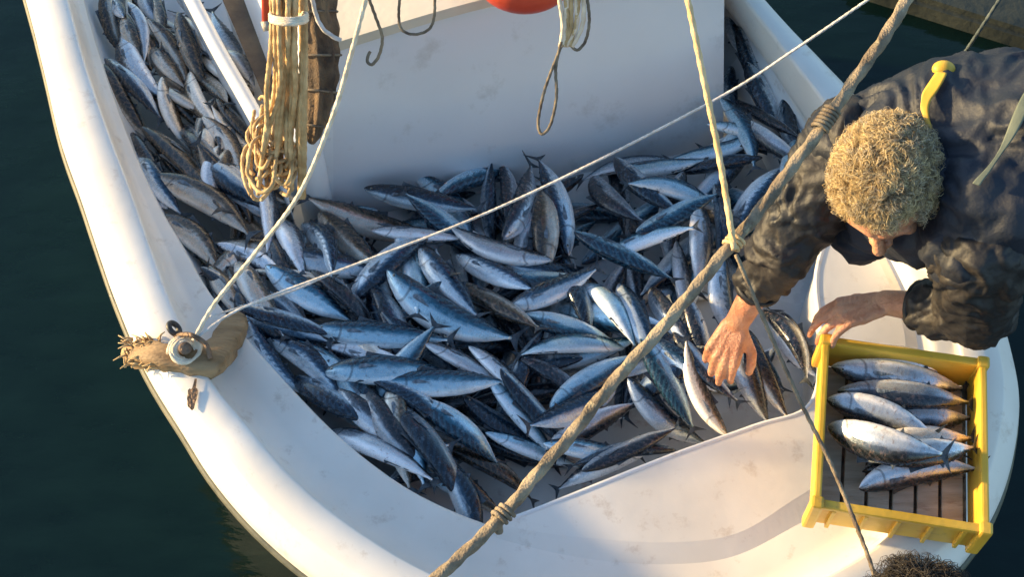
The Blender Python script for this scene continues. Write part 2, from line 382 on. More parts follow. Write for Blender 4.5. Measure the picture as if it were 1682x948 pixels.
V, F = grid4(a1, a1+Vector((.05, 1.7, 0)), b1+Vector((.02, 1.6, 0)), b1, 8, 4)
under_cab(part('side_wall', V, F, M_gelwall, False))
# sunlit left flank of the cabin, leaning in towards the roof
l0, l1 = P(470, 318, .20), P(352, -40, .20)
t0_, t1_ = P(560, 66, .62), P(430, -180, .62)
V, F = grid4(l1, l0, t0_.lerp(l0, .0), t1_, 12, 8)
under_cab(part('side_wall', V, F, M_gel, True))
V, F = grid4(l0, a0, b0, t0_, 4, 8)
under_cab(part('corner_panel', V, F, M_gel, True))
# side deck coaming
cpts = [P(x, y, .40) for x, y in ((285, -60), (322, 12), (360, 85), (400, 155), (440, 228), (470, 290))]
V, F = tube_geo(catmull(cpts, 5), .019, 12, flat=1.0)
mk('coaming', V, F, M_gel, boat)
cw = catmull(cpts, 5)
V, F = [], []
for p in cw: V += [Vector((p.x-.006, p.y, .40)), Vector((p.x-.006, p.y, .055))]
F = [(2*i, 2*i+1, 2*i+3, 2*i+2) for i in range(len(cw)-1)]
mk('coaming_side', V, F, M_gel, boat)
V, F = grid4(P(340, -60, .32), P(468, 240, .32), P(486, 240, .32), P(420, -60, .32), 10, 2)
mk('side_deck_slot', V, F, M_slot, boat, False)
# white corner post
pc = P(516, 300, .2); 
bm = bmesh.new()
prof = [(.040, .05), (.042, .30), (.040, .42), (.034, .445), (.018, .455), (0, .457)]
rings = []
for r_, z_ in prof[:-1]:
    rings.append([bm.verts.new((pc.x+math.cos(a)*r_, pc.y-.02+math.sin(a)*r_, z_)) for a in [2*math.pi*k/28 for k in range(28)]])
for q in range(len(rings)-1):
    for k in range(28): bm.faces.new((rings[q][k], rings[q][(k+1) % 28], rings[q+1][(k+1) % 28], rings[q+1][k]))
bm.faces.new(rings[-1])
bmobj('corner_post', bm, M_gel, boat)

# brown chafing block and pulley on the gunwale
rw = []
i0 = None
pA = [P(212, 578, .372), P(232, 578, .405), P(262, 583, .432), P(300, 592, .434), (P(338, 592, .430)), P(352, 582, .40), P(368, 562, .345), P(385, 535, .308), P(398, 520, .302)]
pw = [.020, .031, .026, .028, .038, .040, .036, .028, .016]
V, F = [], []
fw_ = Vector((.45, -.9, 0)).normalized()
cc = catmull(pA, 3); 
for i, p in enumerate(cc):
    s = i/3; k = min(int(s), len(pw)-2); w = pw[k]+(pw[k+1]-pw[k])*(s-k)
    w *= 1+.38*noise.noise(Vector((i*1.7, 0, 0)))
    t = (cc[min(i+1, len(cc)-1)]-cc[max(i-1, 0)]).normalized(); sd = t.cross(Vector((0, 0, 1))).normalized(); nn = sd.cross(t)
    for a, h in ((-1, -.02), (-1, .008), (-.85, .013), (-.3, .016), (.3, .016), (.85, .013), (1, .008), (1, -.02)):
        V.append(p+sd*w*a+nn*(h+.003*noise.noise(p*60+Vector((a*5, 0, 0)))))
for i in range(len(cc)-1):
    for k in range(7): F.append((i*8+k, i*8+k+1, (i+1)*8+k+1, (i+1)*8+k))
F.append(tuple(range(8))); F.append(tuple((len(cc)-1)*8+k for k in range(8)))
mk('chafing_block', V, F, M_wood, boat, True)
rf = random.Random(9); V, F = [], []
for k in range(70):
    x, y = rf.uniform(206, 262), rf.uniform(556, 606); p = P(x, y, .402+(x-206)/56*.03)
    e_ = p+Vector((rf.uniform(-.03, .015), rf.uniform(-.02, .02), rf.uniform(-.004, .012)))
    tube_geo([p, p.lerp(e_, .5)+Vector((0, 0, .004)), e_], [.0028, .0022, .001], 5, V=V, F=F)
mk('frayed_lashing', V, F, M_gold, boat)
# rust stain: flat irregular scab on the cap
bm = bmesh.new(); pc2 = P(316, 652, .4245)
vs = []
for k in range(24):
    a = 2*math.pi*k/24; rr = .016*(1+.5*noise.noise(Vector((math.cos(a)*1.5, math.sin(a)*1.5, 3))))*(1.6 if 4 < k < 7 else 1)
    vs.append(bm.verts.new((pc2.x+math.cos(a)*rr*.7, pc2.y+math.sin(a)*rr*1.6, .4262)))
bm.faces.new(vs); bmobj('rust_stain', bm, M_iron, boat, smooth=False)
# pulley block
pul = empty('bollard_with_rope', P(304, 575, .455)); tag(pul, 'small iron bollard wound with pale rope on the brown block of the left gunwale', 'bollard')
def torus(bm, c, ax, R_, r_, nu=28, nv=10, sy=1.0):
    q = Vector(ax).to_track_quat('Z', 'Y'); g = []
    for i in range(nu):
        a = 2*math.pi*i/nu
        row = []
        for j in range(nv):
            b_ = 2*math.pi*j/nv
            v = Vector(((R_+r_*math.cos(b_))*math.cos(a), (R_+r_*math.cos(b_))*math.sin(a)*sy, r_*math.sin(b_)))
            row.append(bm.verts.new(Vector(c)+q @ v))
        g.append(row)
    for i in range(nu):
        for j in range(nv): bm.faces.new((g[i][j], g[(i+1) % nu][j], g[(i+1) % nu][(j+1) % nv], g[i][(j+1) % nv]))
pp = pul.location.copy(); ax = Vector((.25, -.25, .93)).normalized()
q = ax.to_track_quat('Z', 'Y')
pts = []
for k in range(90):
    a = 2*math.pi*k/26; rr_ = .017+.0052*(k/26); pts.append(pp+(q @ Vector((math.cos(a)*rr_, math.sin(a)*rr_*.92, 0)))+ax*(.006*math.sin(k*.21)-.002))
V, F = tube_geo(pts, .0052, 10, 3, 60); mk('rope_coil', V, F, M_crope, pul)
bm = bmesh.new(); capsule_pts = [pp-ax*.012, pp+ax*.010]
V, F = tube_geo(catmull([pp-ax*.014, pp, pp+ax*.010, pp+ax*.016], 4), [.011]*9+[.013, .014, .013, .006], 16); bm.free()
mk('bollard', V, F, M_iron, pul)
bm = bmesh.new(); box_bm(bm, pp-ax*.014, q @ Vector((.030, 0, 0)), q @ Vector((0, .026, 0)), ax*.004, .003); bmobj('base_plate', bm, M_iron, pul, smooth=False)
bm = bmesh.new(); cpp = P(286, 540, .452); torus(bm, cpp, (.6, .2, .5), .014, .0065, 20); bmobj('shackle', bm, M_black, pul)
bm = bmesh.new(); V, F = tube_geo(catmull([P(288, 552, .45), P(312, 550, .475), P(338, 566, .462), P(345, 590, .445)], 6), .0055, 8); bm.free()
mk('becket', V, F, M_iron, pul)

# ------------------------------------------------------------------ ropes
def toprope(name, pts, r, mat, label, cat='rope', group=None, **k):
    o = rope(name, [P(*p) for p in pts], r, mat, **k); tag(o, label, cat, group); return o
hz = lambda pts: pts
haw = rope('thick_rope', [P(*p) for p in [(1520, -50, 1.30), (1450, 60, 1.26), (1370, 178, 1.20), (1290, 290, 1.15), (1200, 405, 1.10), (1100, 525, 1.05), (1000, 640, 1.0), (900, 760, .95), (815, 858, .90), (680, 985, .85)]], .0100, M_hawser, fine=.7, jit=.004)
tag(haw, 'thick weathered brown hawser stretched diagonally above the fish', 'rope')
def wraps(c, d, r, R_, nturn, mat, parent):
    d = d.normalized(); n1 = d.orthogonal().normalized(); n2 = d.cross(n1); pts = []
    for i in range(nturn*14):
        a = 2*math.pi*i/14; pts.append(c+d*(i/14-nturn/2)*r*2.1+(n1*math.cos(a)+n2*math.sin(a))*R_)
    V, F = tube_geo(pts, r, 6); return mk('whipping', V, F, mat, parent)
h2 = P(1357, 195, 1.195); wraps(h2, P(1330, 235, 1.18)-h2, .0035, .0135, 6, M_brope, haw)
h3 = P(1206, 398, 1.10); wraps(h3, P(1150, 465, 1.08)-h3, .0035, .0135, 3, M_yrope, haw)
h4 = P(826, 846, .905); wraps(h4, P(800, 870, .90)-h4, .004, .0135, 3, M_hawser, haw)
V, F = tube_geo(catmull([P(812, 848, .90), P(818, 862, .89), P(820, 878, .88)], 4), [.007]*8+[.005], 8); mk('frayed_end', V, F, M_hawser, haw)
toprope('yellow_rope', [(1124, -30, 1.30), (1150, 100, 1.25), (1182, 260, 1.16), (1206, 410, 1.12)], .0052, M_yrope, 'yellow rope coming from the top down to the thick hawser')
toprope('brown_line', [(1209, 418, 1.11), (1250, 515, 1.05), (1310, 650, .98), (1368, 770, .94), (1425, 912, .92), (1440, 965, .92)], .0034, M_brope, 'thin brown line falling from the hawser across the left rim of the yellow crate')
toprope('cream_rope', [(318, 560, .468), (352, 500, .50), (420, 415, .60), (492, 318, .75), (545, 195, .88), (575, 95, .98), (608, -30, 1.1)], .0046, M_crope, 'cream rope rising from the small bollard past the rope hank')
toprope('pale_line', [(322, 556, .468), (400, 505, .50), (590, 432, .57), (780, 358, .66), (965, 272, .76), (1190, 155, .90), (1310, 78, 1.0), (1450, -18, 1.12)], .0028, M_prope, 'thin pale line running from the small bollard over fish to the upper right')
toprope('pale_line', [(345, 520, .49), (470, 482, .45), (540, 452, .45), (612, 425, .50)], .0022, M_prope, 'short slack strand lying beside the pale line near the small bollard')
toprope('dark_line', [(1570, 108, .9), (1610, 48, 1.0), (1660, -30, 1.1)], .0035, M_drope, 'dark thin line rising behind the bent man over black water')
# rope hank on the post
hank = empty('rope_hank', P(460, 250, .5)); tag(hank, 'golden hank of rope hanging at the left corner of the cabin', 'rope hank')
rnd = random.Random(3)
for k in range(15):
    x0 = 446+k*3.9+rnd.uniform(-2, 2); ze = .70
    xe = x0+rnd.uniform(-34, 6); ye = rnd.uniform(240, 320)
    pts = [P(x0+rnd.uniform(-3, 3), -60, 1.05), P(x0+rnd.uniform(-5, 5), 60, .95+rnd.uniform(-.015, .015)), P(x0+rnd.uniform(-7, 7), 150, .80+rnd.uniform(-.02, .02)), P((x0+xe)/2, 215, .70), P(xe, ye, .56)]
    if k > 11: pts = [P(x0, -60, 1.05), P(x0+1, 80, .9), P(x0, 200, .74), P(x0-2, 325, .52)]
    rope('strand', pts, .0052, M_gold, hank, fine=1.2)
for k in range(24):
    cx, cy = rnd.uniform(424, 474), rnd.uniform(190, 285); w, h = rnd.uniform(12, 28), rnd.uniform(22, 50); z0 = rnd.uniform(.56, .66)
    pts = []
    for q in range(9):
        a = q/8*2*math.pi*.92+rnd.uniform(-.2, .2)+k
        pts.append(P(cx+w*math.cos(a)+rnd.uniform(-3, 3), cy+h*math.sin(a), z0+rnd.uniform(-.02, .02)))
    rope('loop', pts, .0042, M_gold, hank, fine=1.3)
for k in range(3):
    pts = []
    for q in range(15):
        a = q/14*2*math.pi*1.0
        pts.append(P(474+30*math.cos(a), 24+k*4+7*math.sin(a), .99+.035*math.sin(a)))
    rope('lashing', pts, .0042, M_crope, hank, fine=1.3)
# furled brown net hanging beside it
V, F = [], []
nc = [P(520, -60, .86), P(524, 20, .80), P(527, 90, .74), P(525, 150, .69), P(517, 205, .65), P(511, 236, .62)]
c_ = catmull(nc, 8); rads = []
for i in range(len(c_)):
    u = i/(len(c_)-1); rads.append(.041*math.sin(min(1, (1-u)*1.6+.05)*math.pi/2)**.8*(1+.06*math.sin(i*1.3)))
V, F = tube_geo(c_, rads, 30, 7, 2.5, flat=.8)
nt = mk('furled_net', V, F, M_net); tag(nt, 'brown furled net bundle hanging against the cabin corner', 'net')
for k in range(4):
    ii = 8+k*8
    if ii < len(c_)-1: w_ = wraps(c_[ii], c_[ii+1]-c_[ii], .0028, rads[ii]*1.02, 1, M_brope, nt); w_.name = 'tie'
# hanging hooks/loops under the roof edge
toprope('hanging_loop', [(596, -30, .9), (618, 30, .82), (628, 62, .78), (622, 92, .74), (610, 106, .725), (603, 98, .73), (608, 84, .74)], .0034, M_brope, 'dark hooked rope end hanging before the top left of the cabin front')
toprope('hanging_loop', [(660, -30, .9), (655, 20, .84), (660, 48, .81), (682, 56, .80), (706, 46, .81), (714, 18, .84), (712, -30, .9)], .0030, M_brope, 'round dark rope loop hanging at the top centre of the cabin front')
toprope('white_rope_end', [(508, -30, .95), (518, 20, .88), (530, 46, .85), (548, 60, .83), (560, 66, .82)], .0045, M_prope, 'frayed whitish rope end beside the hank at the top')
# second hank with a long loop
hk = empty('rope_bundle', P(935, 40, .8)); tag(hk, 'tan rope bundle with a long loop dangling from the red buoy', 'rope bundle')
for k in range(7):
    x0 = 920+k*6
    rope('strand', [P(x0+4, -60, .98), P(x0+rnd.uniform(-4, 4), -10, .92), P(x0+rnd.uniform(-6, 6)-(k-3)*1.5, 40, .86), P(930+(k-3)*3+rnd.uniform(-3, 3), 76, .82)], .0045, M_gold if k % 2 else M_crope, hk, fine=1.2)
rope('dangling_loop', [P(*p) for p in [(928, 62, .83), (912, 100, .80), (894, 150, .76), (884, 200, .72), (890, 220, .71), (904, 205, .72), (914, 160, .755), (913, 110, .79), (922, 68, .83)]], .0032, M_brope, hk)
rope('side_loop', [P(*p) for p in [(962, -20, .93), (968, 30, .87), (962, 66, .83), (948, 82, .815), (938, 74, .82)]], .0032, M_brope, hk)
# red buoy on the roof edge
by = empty('red_buoy', P(868, -52, .80)); tag(by, 'red float hanging over the cabin roof edge at the top', 'buoy')
bm = bmesh.new(); bmesh.ops.create_uvsphere(bm, u_segments=36, v_segments=20, radius=1)
c0 = P(862, -38, .80)
for v in bm.verts:
    x, y, z = v.co; s = 1-.12*abs(x)**3
    v.co = Vector((c0.x+x*.112, c0.y+y*.080*s, c0.z+z*.080*s))
bmobj('body', bm, M_red, by)
bm = bmesh.new(); torus(bm, c0+Vector((.122, -.02, 0)), (0, 1, .3), .018, .012); bmobj('eye', bm, M_red, by)
# red handled tool
hd = empty('boat_hook', P(436, 0, .8)); tag(hd, 'red handled boat hook with a grey ferrule left of the hank', 'boat hook')
V, F = tube_geo([P(434, -70, .92), P(436, -20, .86), P(437, 34, .80)], [.0085, .0095, .009], 14); mk('handle', V, F, M_redh, hd)
V, F = tube_geo([P(437, 34, .80), P(440, 50, .785)], [.012, .010], 14); mk('ferrule', V, F, M_galv, hd)

# ------------------------------------------------------------------ fish
PR = [(0, .006), (.010, .019), (.035, .036), (.08, .056), (.15, .079), (.25, .097), (.36, .106), (.46, .106), (.57, .099), (.68, .082), (.78, .056), (.86, .030), (.905, .014), (.93, .015)]
def prof(u):
    for i in range(len(PR)-1):
        if u <= PR[i+1][0]:
            a, b2 = PR[i], PR[i+1]; t = (u-a[0])/(b2[0]-a[0]); t = t*t*(3-2*t)*.35+t*.65
            return a[1]+(b2[1]-a[1])*t
    return PR[-1][1]
def thick(u): return prof(u)*(.66 if u < .8 else .66-(u-.8)*1.5)
def bendf(p, bend):
    x = p[0]; by, bz, s = bend
    off = (x*x-.06)
    return Vector((x, p[1]+by*off+s*math.sin(x*5)*.5, p[2]+bz*off))
BENDS = [(0.05, .06, .01), (.42, .05, 0), (-.42, -.05, .02), (.10, .42, 0), (-.12, -.40, 0), (.20, .16, .05)]
def fish_body(bend, mat):
    nu, nv = 34, 20; V, F, UV = [], [], []
    us = [.93*((i/nu)**1.15) for i in range(nu+1)]
    for u in us:
        h, t = prof(u), thick(u)
        for k in range(nv):
            a = 2*math.pi*k/nv
            zz = math.cos(a)*h*(1.0 if math.cos(a) > 0 else 1.04)
            V.append(bendf((u-.5, math.sin(a)*t, zz), bend)); UV.append((u, 0))
    vcoord = [abs(((2*math.pi*k/nv+math.pi) % (2*math.pi))-math.pi)/math.pi for k in range(nv+1)]
    for i in range(nu):
        for k in range(nv): F.append((i*nv+k, i*nv+(k+1) % nv, (i+1)*nv+(k+1) % nv, (i+1)*nv+k))
    F.append(tuple(range(nv))[::-1]); F.append(tuple(nu*nv+k for k in range(nv)))
    me = bpy.data.meshes.new('bonito_body'); me.from_pydata([tuple(v) for v in V], [], F)
    uvl = me.uv_layers.new(name='UVMap')
    for p in me.polygons:
        for li, vi_ in zip(p.loop_indices, p.vertices):
            k = vi_ % nv; a = 2*math.pi*k/nv; vc = a/math.pi if a <= math.pi else 2-a/math.pi
            uvl.data[li].uv = (us[vi_//nv], vc)
    me.polygons.foreach_set('use_smooth', [True]*len(me.polygons)); me.materials.append(mat); me.update()
    return me
def plate(pts, th, bend, name, mat, out=None):
    """thin solid fin from an outline in (x,z), optional sideways offset function"""
    n_ = len(pts); V = []
    for s in (-1, 1):
        for x, z in pts:
            y = (out(x, z) if out else 0)+s*th
            V.append(bendf((x, y, z), bend))
    F = [tuple(range(n_))[::-1], tuple(range(n_, 2*n_))]+[(i, (i+1) % n_, (i+1) % n_+n_, i+n_) for i in range(n_)]
    me = bpy.data.meshes.new(name); me.from_pydata([tuple(v) for v in V], [], F); me.materials.append(mat); me.update()
    bm = bmesh.new(); bm.from_mesh(me); bmesh.ops.triangulate(bm, faces=[f for f in bm.faces if len(f.verts) > 4]); bmesh.ops.recalc_face_normals(bm, faces=bm.faces); bm.to_mesh(me); bm.free()
    return me
FISHPARTS = {}
def fish_parts(bi):
    b_ = BENDS[bi]
    tail = plate([(.405, .010), (.43, .020), (.455, .050), (.485, .082), (.512, .108), (.500, .085), (.478, .035), (.468, 0), (.478, -.035), (.500, -.085), (.512, -.105), (.485, -.080), (.455, -.048), (.43, -.02), (.405, -.01)], .0035, b_, 'tail_fin', M_fin)
    dz = lambda x: prof(x+.5)
    dors = plate([(-.20, dz(-.20)-.012), (-.19, dz(-.19)+.040), (-.15, dz(-.15)+.024), (-.08, dz(-.08)+.010), (.02, dz(.02)+.002), (.02, dz(.02)-.015)], .003, b_, 'dorsal_fin', M_fin)
    d2 = plate([(.07, dz(.07)-.012), (.10, dz(.10)+.034), (.115, dz(.115)+.010), (.14, dz(.14)+.004), (.15, dz(.15)+.012), (.19, dz(.19)+.001), (.20, dz(.2)+.010), (.25, dz(.25)+.001), (.26, dz(.26)+.008), (.30, dz(.3)-.003), (.2, dz(.2)-.012)], .0028, b_, 'rear_dorsal_fin', M_fin)
    an = plate([(.10, -dz(.10)+.012), (.13, -dz(.13)-.032), (.145, -dz(.145)-.008), (.2, -dz(.2)-.008), (.24, -dz(.24)), (.26, -dz(.26)-.008), (.30, -dz(.3)+.004), (.2, -dz(.2)+.012)], .0028, b_, 'anal_fin', M_fin)
    res = [tail, dors, d2, an]
    for s in (-1, 1):
        f = lambda x, z, s=s: s*(thick(.28)+.004+max(0, x+.24)*.06)
        res.append(plate([(-.255, .000), (-.24, .017), (-.20, .018), (-.12, -.004), (-.19, -.010), (-.245, -.014)], .0018, b_, 'pectoral_fin', M_pec, f))
    for s in (-1, 1):
        bm = bmesh.new()
        xe, ze = -.435, .010; ye = s*(thick(.065)*.93)
        g = bmesh.ops.create_uvsphere(bm, u_segments=12, v_segments=6, radius=1)
        for v in g['verts']:
            c = v.co.copy(); v.co = bendf((xe+c.x*.0115, ye+s*c.z*.004, ze+c.y*.0115), b_)
        g2 = bmesh.ops.create_uvsphere(bm, u_segments=10, v_segments=6, radius=1)
        for v in g2['verts']:
            c = v.co.copy(); v.co = bendf((xe+c.x*.007, ye+s*(.003+c.z*.0025), ze+c.y*.007), b_)
        sp = set(g2['verts'])
        for f in bm.faces:
            f.smooth = True
            if f.verts[0] in sp: f.material_index = 1
        me = bpy.data.meshes.new('eye'); bm.to_mesh(me); bm.free(); me.materials.append(M_iris); me.materials.append(M_pupil); res.append(me)
    return res
BODY = {}
def fish_obj(M, L, hs, kind, bi, name='bonito'):
    """M: rotation 3x3 (cols X head->tail, Y side, Z back); L length; hs: height scale"""
    if (kind, bi) not in BODY: BODY[(kind, bi)] = fish_body(BENDS[bi], FM[kind])
    if bi not in FISHPARTS: FISHPARTS[bi] = fish_parts(bi)
    o = bpy.data.objects.new(name, BODY[(kind, bi)]); col.objects.link(o)
    for me in FISHPARTS[bi]:
        c = bpy.data.objects.new(me.name.split('.')[0], me); col.objects.link(c); c.parent = o
    return o
# height field of the load
GX0, GY0, GS = -1.4, -1.2, .01
GW, GH = 290, 300
xs = GX0+GS*np.arange(GW); ys = GY0+GS*np.arange(GH)
XX, YY = np.meshgrid(xs, ys)
def inpoly(poly):
    ins = np.zeros(XX.shape, bool); n_ = len(poly); j = n_-1
    for i in range(n_):
        xi, yi = poly[i]; xj, yj = poly[j]
        c = ((yi > YY) != (yj > YY)) & (XX < (xj-xi)*(YY-yi)/((yj-yi) or 1e-9)+xi); ins ^= c; j = i
    return ins
wellpoly = [(E[i].x, E[i].y) for i in range(0, iA)]+[(p.x, p.y) for p in Wl]+[(E[i].x, E[i].y) for i in range(iB, NS)]
WELL = inpoly(wellpoly)
DE = np.full(XX.shape, 9.0)
for i in range(0, NS, 2): DE = np.minimum(DE, np.hypot(XX-E[i].x, YY-E[i].y))
H = np.where(WELL, np.maximum(.065, np.interp(DE, [q_[0] for q_ in LIN], [q_[1] for q_ in LIN])), .25)
# cabin footprint is not for fish; side decks are a little higher
cabpoly = [(a0.x+.0, a0.y+.02), (a1.x, a1.y+.02), (a1.x+.05, a1.y+1.7), (l1.x+.05, l1.y), (l0.x, l0.y)]
CABF = inpoly(cabpoly)
OPEN = WELL & ~CABF
leftdeck = (XX < -.42) & (YY > .28); H = np.where(OPEN & leftdeck, np.maximum(H, .19), H)
rdeck = (XX > a1.x) & (YY > .35); H = np.where(OPEN & rdeck, .16, H)
def samp(x, y):
    i = min(max(int((x-GX0)/GS+.5), 0), GW-1); j = min(max(int((y-GY0)/GS+.5), 0), GH-1); return H[j, i]
def place(pos_fn, d2, L, hh, phi, side, z=.2, maxs=.35, sink=.50, group_free=False):
    """drop a fish: pos_fn(z)->(x,y) of its middle; d2 heading; returns centre, slope, phi"""
    ux = [.06, .15, .25, .36, .48, .6, .72, .84, .93]
    for it in range(6):
        cx, cy = pos_fn(z)
        pts = []
        for u in ux:
            h = prof(u)*hh; t = thick(u)*hh
            vr = math.sqrt((h*math.cos(phi))**2+(t*math.sin(phi))**2); s = (u-.5)*L
            x, y = cx+d2[0]*s, cy+d2[1]*s
            # widest support across the body
            hr = math.sqrt((h*math.sin(phi))**2+(t*math.cos(phi))**2)
            sup = max(samp(x, y), samp(x-d2[1]*hr*.5, y+d2[0]*hr*.5)-vr*.2, samp(x+d2[1]*hr*.5, y-d2[0]*hr*.5)-vr*.2)
            pts.append((s, sup+vr*sink, vr, hr))
        best = None
        for k in range(-14, 15):
            sl_ = k/14*maxs; z0 = max(q[1]-sl_*q[0] for q in pts); sc_ = z0+abs(sl_)*.012
            if best is None or sc_ < best[0]: best = (sc_, z0, sl_)
        bz = best[1] if group_free or best[1] < .22 else .22+(best[1]-.22)*.62
        z = z*.35+bz*.65
    return cx, cy, bz, best[2]*(1 if bz == best[1] else .85), pts
def stamp(cx, cy, z0, slope, d2, L, pts):
    r = int((L/2+.06)/GS)
    ci, cj = int((cx-GX0)/GS), int((cy-GY0)/GS)
    j0, j1, i0_, i1 = max(cj-r, 0), min(cj+r, GH), max(ci-r, 0), min(ci+r, GW)
    X, Y = XX[j0:j1, i0_:i1]-cx, YY[j0:j1, i0_:i1]-cy
    s = X*d2[0]+Y*d2[1]; w = -X*d2[1]+Y*d2[0]
    ss = [p[0] for p in pts]; vr = np.interp(s, ss, [p[2] for p in pts]); hr = np.interp(s, ss, [p[3] for p in pts])
    q = 1-(w/np.maximum(hr, 1e-4))**2
    ok = (q > 0) & (np.abs(s) < L*.46)
    top = z0+slope*s+vr*np.sqrt(np.maximum(q, 0))
    H[j0:j1, i0_:i1] = np.where(ok, np.maximum(H[j0:j1, i0_:i1], top), H[j0:j1, i0_:i1])
LS = 1.0
def fish(hx, hy, tx, ty, w, belly, style, mat, label, group, z_known=None, name='bonito', bi=None, extend=True, rng=random.Random(11), minL=.25):
    """hx..ty: head and tail tip in photo pixels; w: depth of the body in pixels; belly: u/d/l/r side of the picture where the belly shows"""
    za = .22
    if group.endswith('crate'): za = .48
    a, b2 = P(hx, hy, za), P(tx, ty, za)
    d = (b2-a); L = d.length*LS; d2 = Vector((d.x, d.y)).normalized()
    mid = P((hx+tx)/2, (hy+ty)/2, za)
    hh = w*(1.26 if group.endswith('crate') else 1.06)/pxm(mid)/.215
    if extend and L < minL: ext = minL-L; L = minL
    else: ext = 0
    hh = min(max(hh, L*.86), L*(1.38 if group.endswith('crate') else 1.2))
    phi = {'w': R(110), 'b': R(78), 'k': R(52), 'v': R(135), 'd': R(25)}[style]+R(rng.uniform(-9, 9))
    hint = {'u': Vector((0, 1)), 'd': Vector((0, -1)), 'l': Vector((-1, 0)), 'r': Vector((1, 0))}[belly]
    perp = Vector((-d2.y, d2.x)); 
    if perp.dot(hint) < 0: perp = -perp
    if ext:
        te = b2+Vector((d2.x, d2.y, 0))*ext; he = a-Vector((d2.x, d2.y, 0))*ext
        def opn(p): 
            i, j = int((p.x-GX0)/GS), int((p.y-GY0)/GS); return 0 <= i < GW and 0 <= j < GH and OPEN[j, i]
        if not opn(te) and (opn(he) or not opn(b2)): ext = -ext
    def pos(z):
        m_ = P((hx+tx)/2, (hy+ty)/2, z); return m_.x+d2.x*ext/2, m_.y+d2.y*ext/2
    cx, cy, z0, slope, pts = place(pos, d2, L, hh, abs(phi), 1, za, group_free=group.endswith('crate'))
    stamp(cx, cy, z0, slope, d2, L, pts)
    X = Vector((d2.x, d2.y, slope)).normalized()
    p3 = Vector((perp.x, perp.y, 0)); nrm = X.cross(p3).normalized()
    if nrm.z < 0: nrm = -nrm
    bel = -nrm*math.cos(phi)+p3*math.sin(phi)
    Z = -bel; Z = (Z-X*Z.dot(X)).normalized(); Y = Z.cross(X)
    if bi is None: bi = rng.choice([0, 1, 2, 3, 4, 5])
    # choose sideways bends so that the ends droop rather than stick up
    if bi in (1, 2) and math.sin(phi) > .7:
        bi = 1 if Y.z < 0 else 2
    o = fish_obj(None, L, hh, mat, bi, name)
    M = Matrix(((X.x, Y.x, Z.x, 0), (X.y, Y.y, Z.y, 0), (X.z, Y.z, Z.z, 0), (0, 0, 0, 1)))
    o.matrix_world = Matrix.Translation((cx, cy, z0)) @ M @ Matrix.Diagonal((L, hh, hh, 1))
    tag(o, label, 'fish', group)
    return o
LS = 1.07
G1 = 'bonito heaped in the well of the boat'
# --- buried fish under the visible ones
rg = random.Random(21)
fill = []
tries = 0
def topx(x, y, z):
    v = Vector((x, y, z))-CAM; d = v.dot(FW); return 841+v.x/d*FPX, 474-v.dot(UP)/d*FPX
while len(fill) < 115 and tries < 9000:
    tries += 1
    px, py = rg.uniform(150, 1345), rg.uniform(0, 800)
    p = P(px, py, .18)
    i, j = int((p.x-GX0)/GS), int((p.y-GY0)/GS)
    if not (0 <= i < GW and 0 <= j < GH and OPEN[j, i]): continue
    if px > 740 and py > 745: continue
    if px > 900 and py > 650: continue
    if px > 1040 and py > 620: continue
    # keep whole fish inside the well
    ang = rg.uniform(0, 2*math.pi)
    if px < 430 and py < 330: ang = R(125)+rg.uniform(-.5, .5)+rg.choice([0, math.pi])
    if px > 1195 and py < 230: ang = R(115)+rg.uniform(-.4, .4)
    L = rg.uniform(.25, .33) if 430 < px < 1195 else rg.uniform(.2, .27)
    dx, dy = math.cos(ang), math.sin(ang)
    ok = True
    for s in (-.48, -.25, .25, .45):
        ii, jj = int((p.x+dx*L*s-GX0)/GS), int((p.y+dy*L*s-GY0)/GS)
        if not (0 <= ii < GW and 0 <= jj < GH and OPEN[jj, ii]): ok = False
    if not ok: continue
    ax_, ay_ = topx(p.x-dx*L/2, p.y-dy*L/2, .18); bx_, by_ = topx(p.x+dx*L/2, p.y+dy*L/2, .18)
    tan = px < 450 and py < 470
    mt = rg.choice('ttg') if tan else rg.choice('bbgc')
    zone = 'in the narrow left side deck' if tan and py < 330 else 'beside the left gunwale' if px < 450 else 'in the right hand side deck' if px > 1190 and py < 300 else \
        'against the cabin front' if py < 390 and px > 500 else 'in the middle of the heap' if py < 600 and px < 1000 else 'on the man\'s side of the heap' if px >= 1000 else 'at the lower edge of the heap'
    fill.append((fish(ax_, ay_, bx_, by_, rg.uniform(34, 46), rg.choice('udlr'), rg.choice('kbbw'), mt,
                 'half-buried bonito showing between the fish above it ' + zone, 'half-buried bonito ' + zone, extend=False, rng=rg)))
tries = 0; extra = 0
while extra < 20 and tries < 1500:
    tries += 1
    i = rg.randint(5*SUB, int(11.6*SUB)); o_ = rg.uniform(.045, .20); p = E[i]+innE[i]*o_
    t_ = E[i+2]-E[i-2]; ang = math.atan2(t_.y, t_.x)+rg.gauss(0, .35)+rg.choice([0, math.pi]); L = rg.uniform(.22, .29); dx, dy = math.cos(ang), math.sin(ang)
    if p.x > P(700, 800, .2).x and o_ > .10: continue
    ok = all(OPEN[int((p.y+dy*L*q-GY0)/GS), int((p.x+dx*L*q-GX0)/GS)] for q in (-.45, -.2, .2, .42))
    if not ok: continue
    extra += 1
    ax_, ay_ = topx(p.x-dx*L/2, p.y-dy*L/2, .22); bx_, by_ = topx(p.x+dx*L/2, p.y+dy*L/2, .22)
    fill.append((fish(ax_, ay_, bx_, by_, rg.uniform(34, 44), rg.choice('udl'), rg.choice('kbbw'), rg.choice('bbgct'),
                 'half-buried bonito showing between the fish above it along the lower left edge', 'half-buried bonito along the lower left edge', extend=False, rng=rg)))
tries = 0; extra = 0
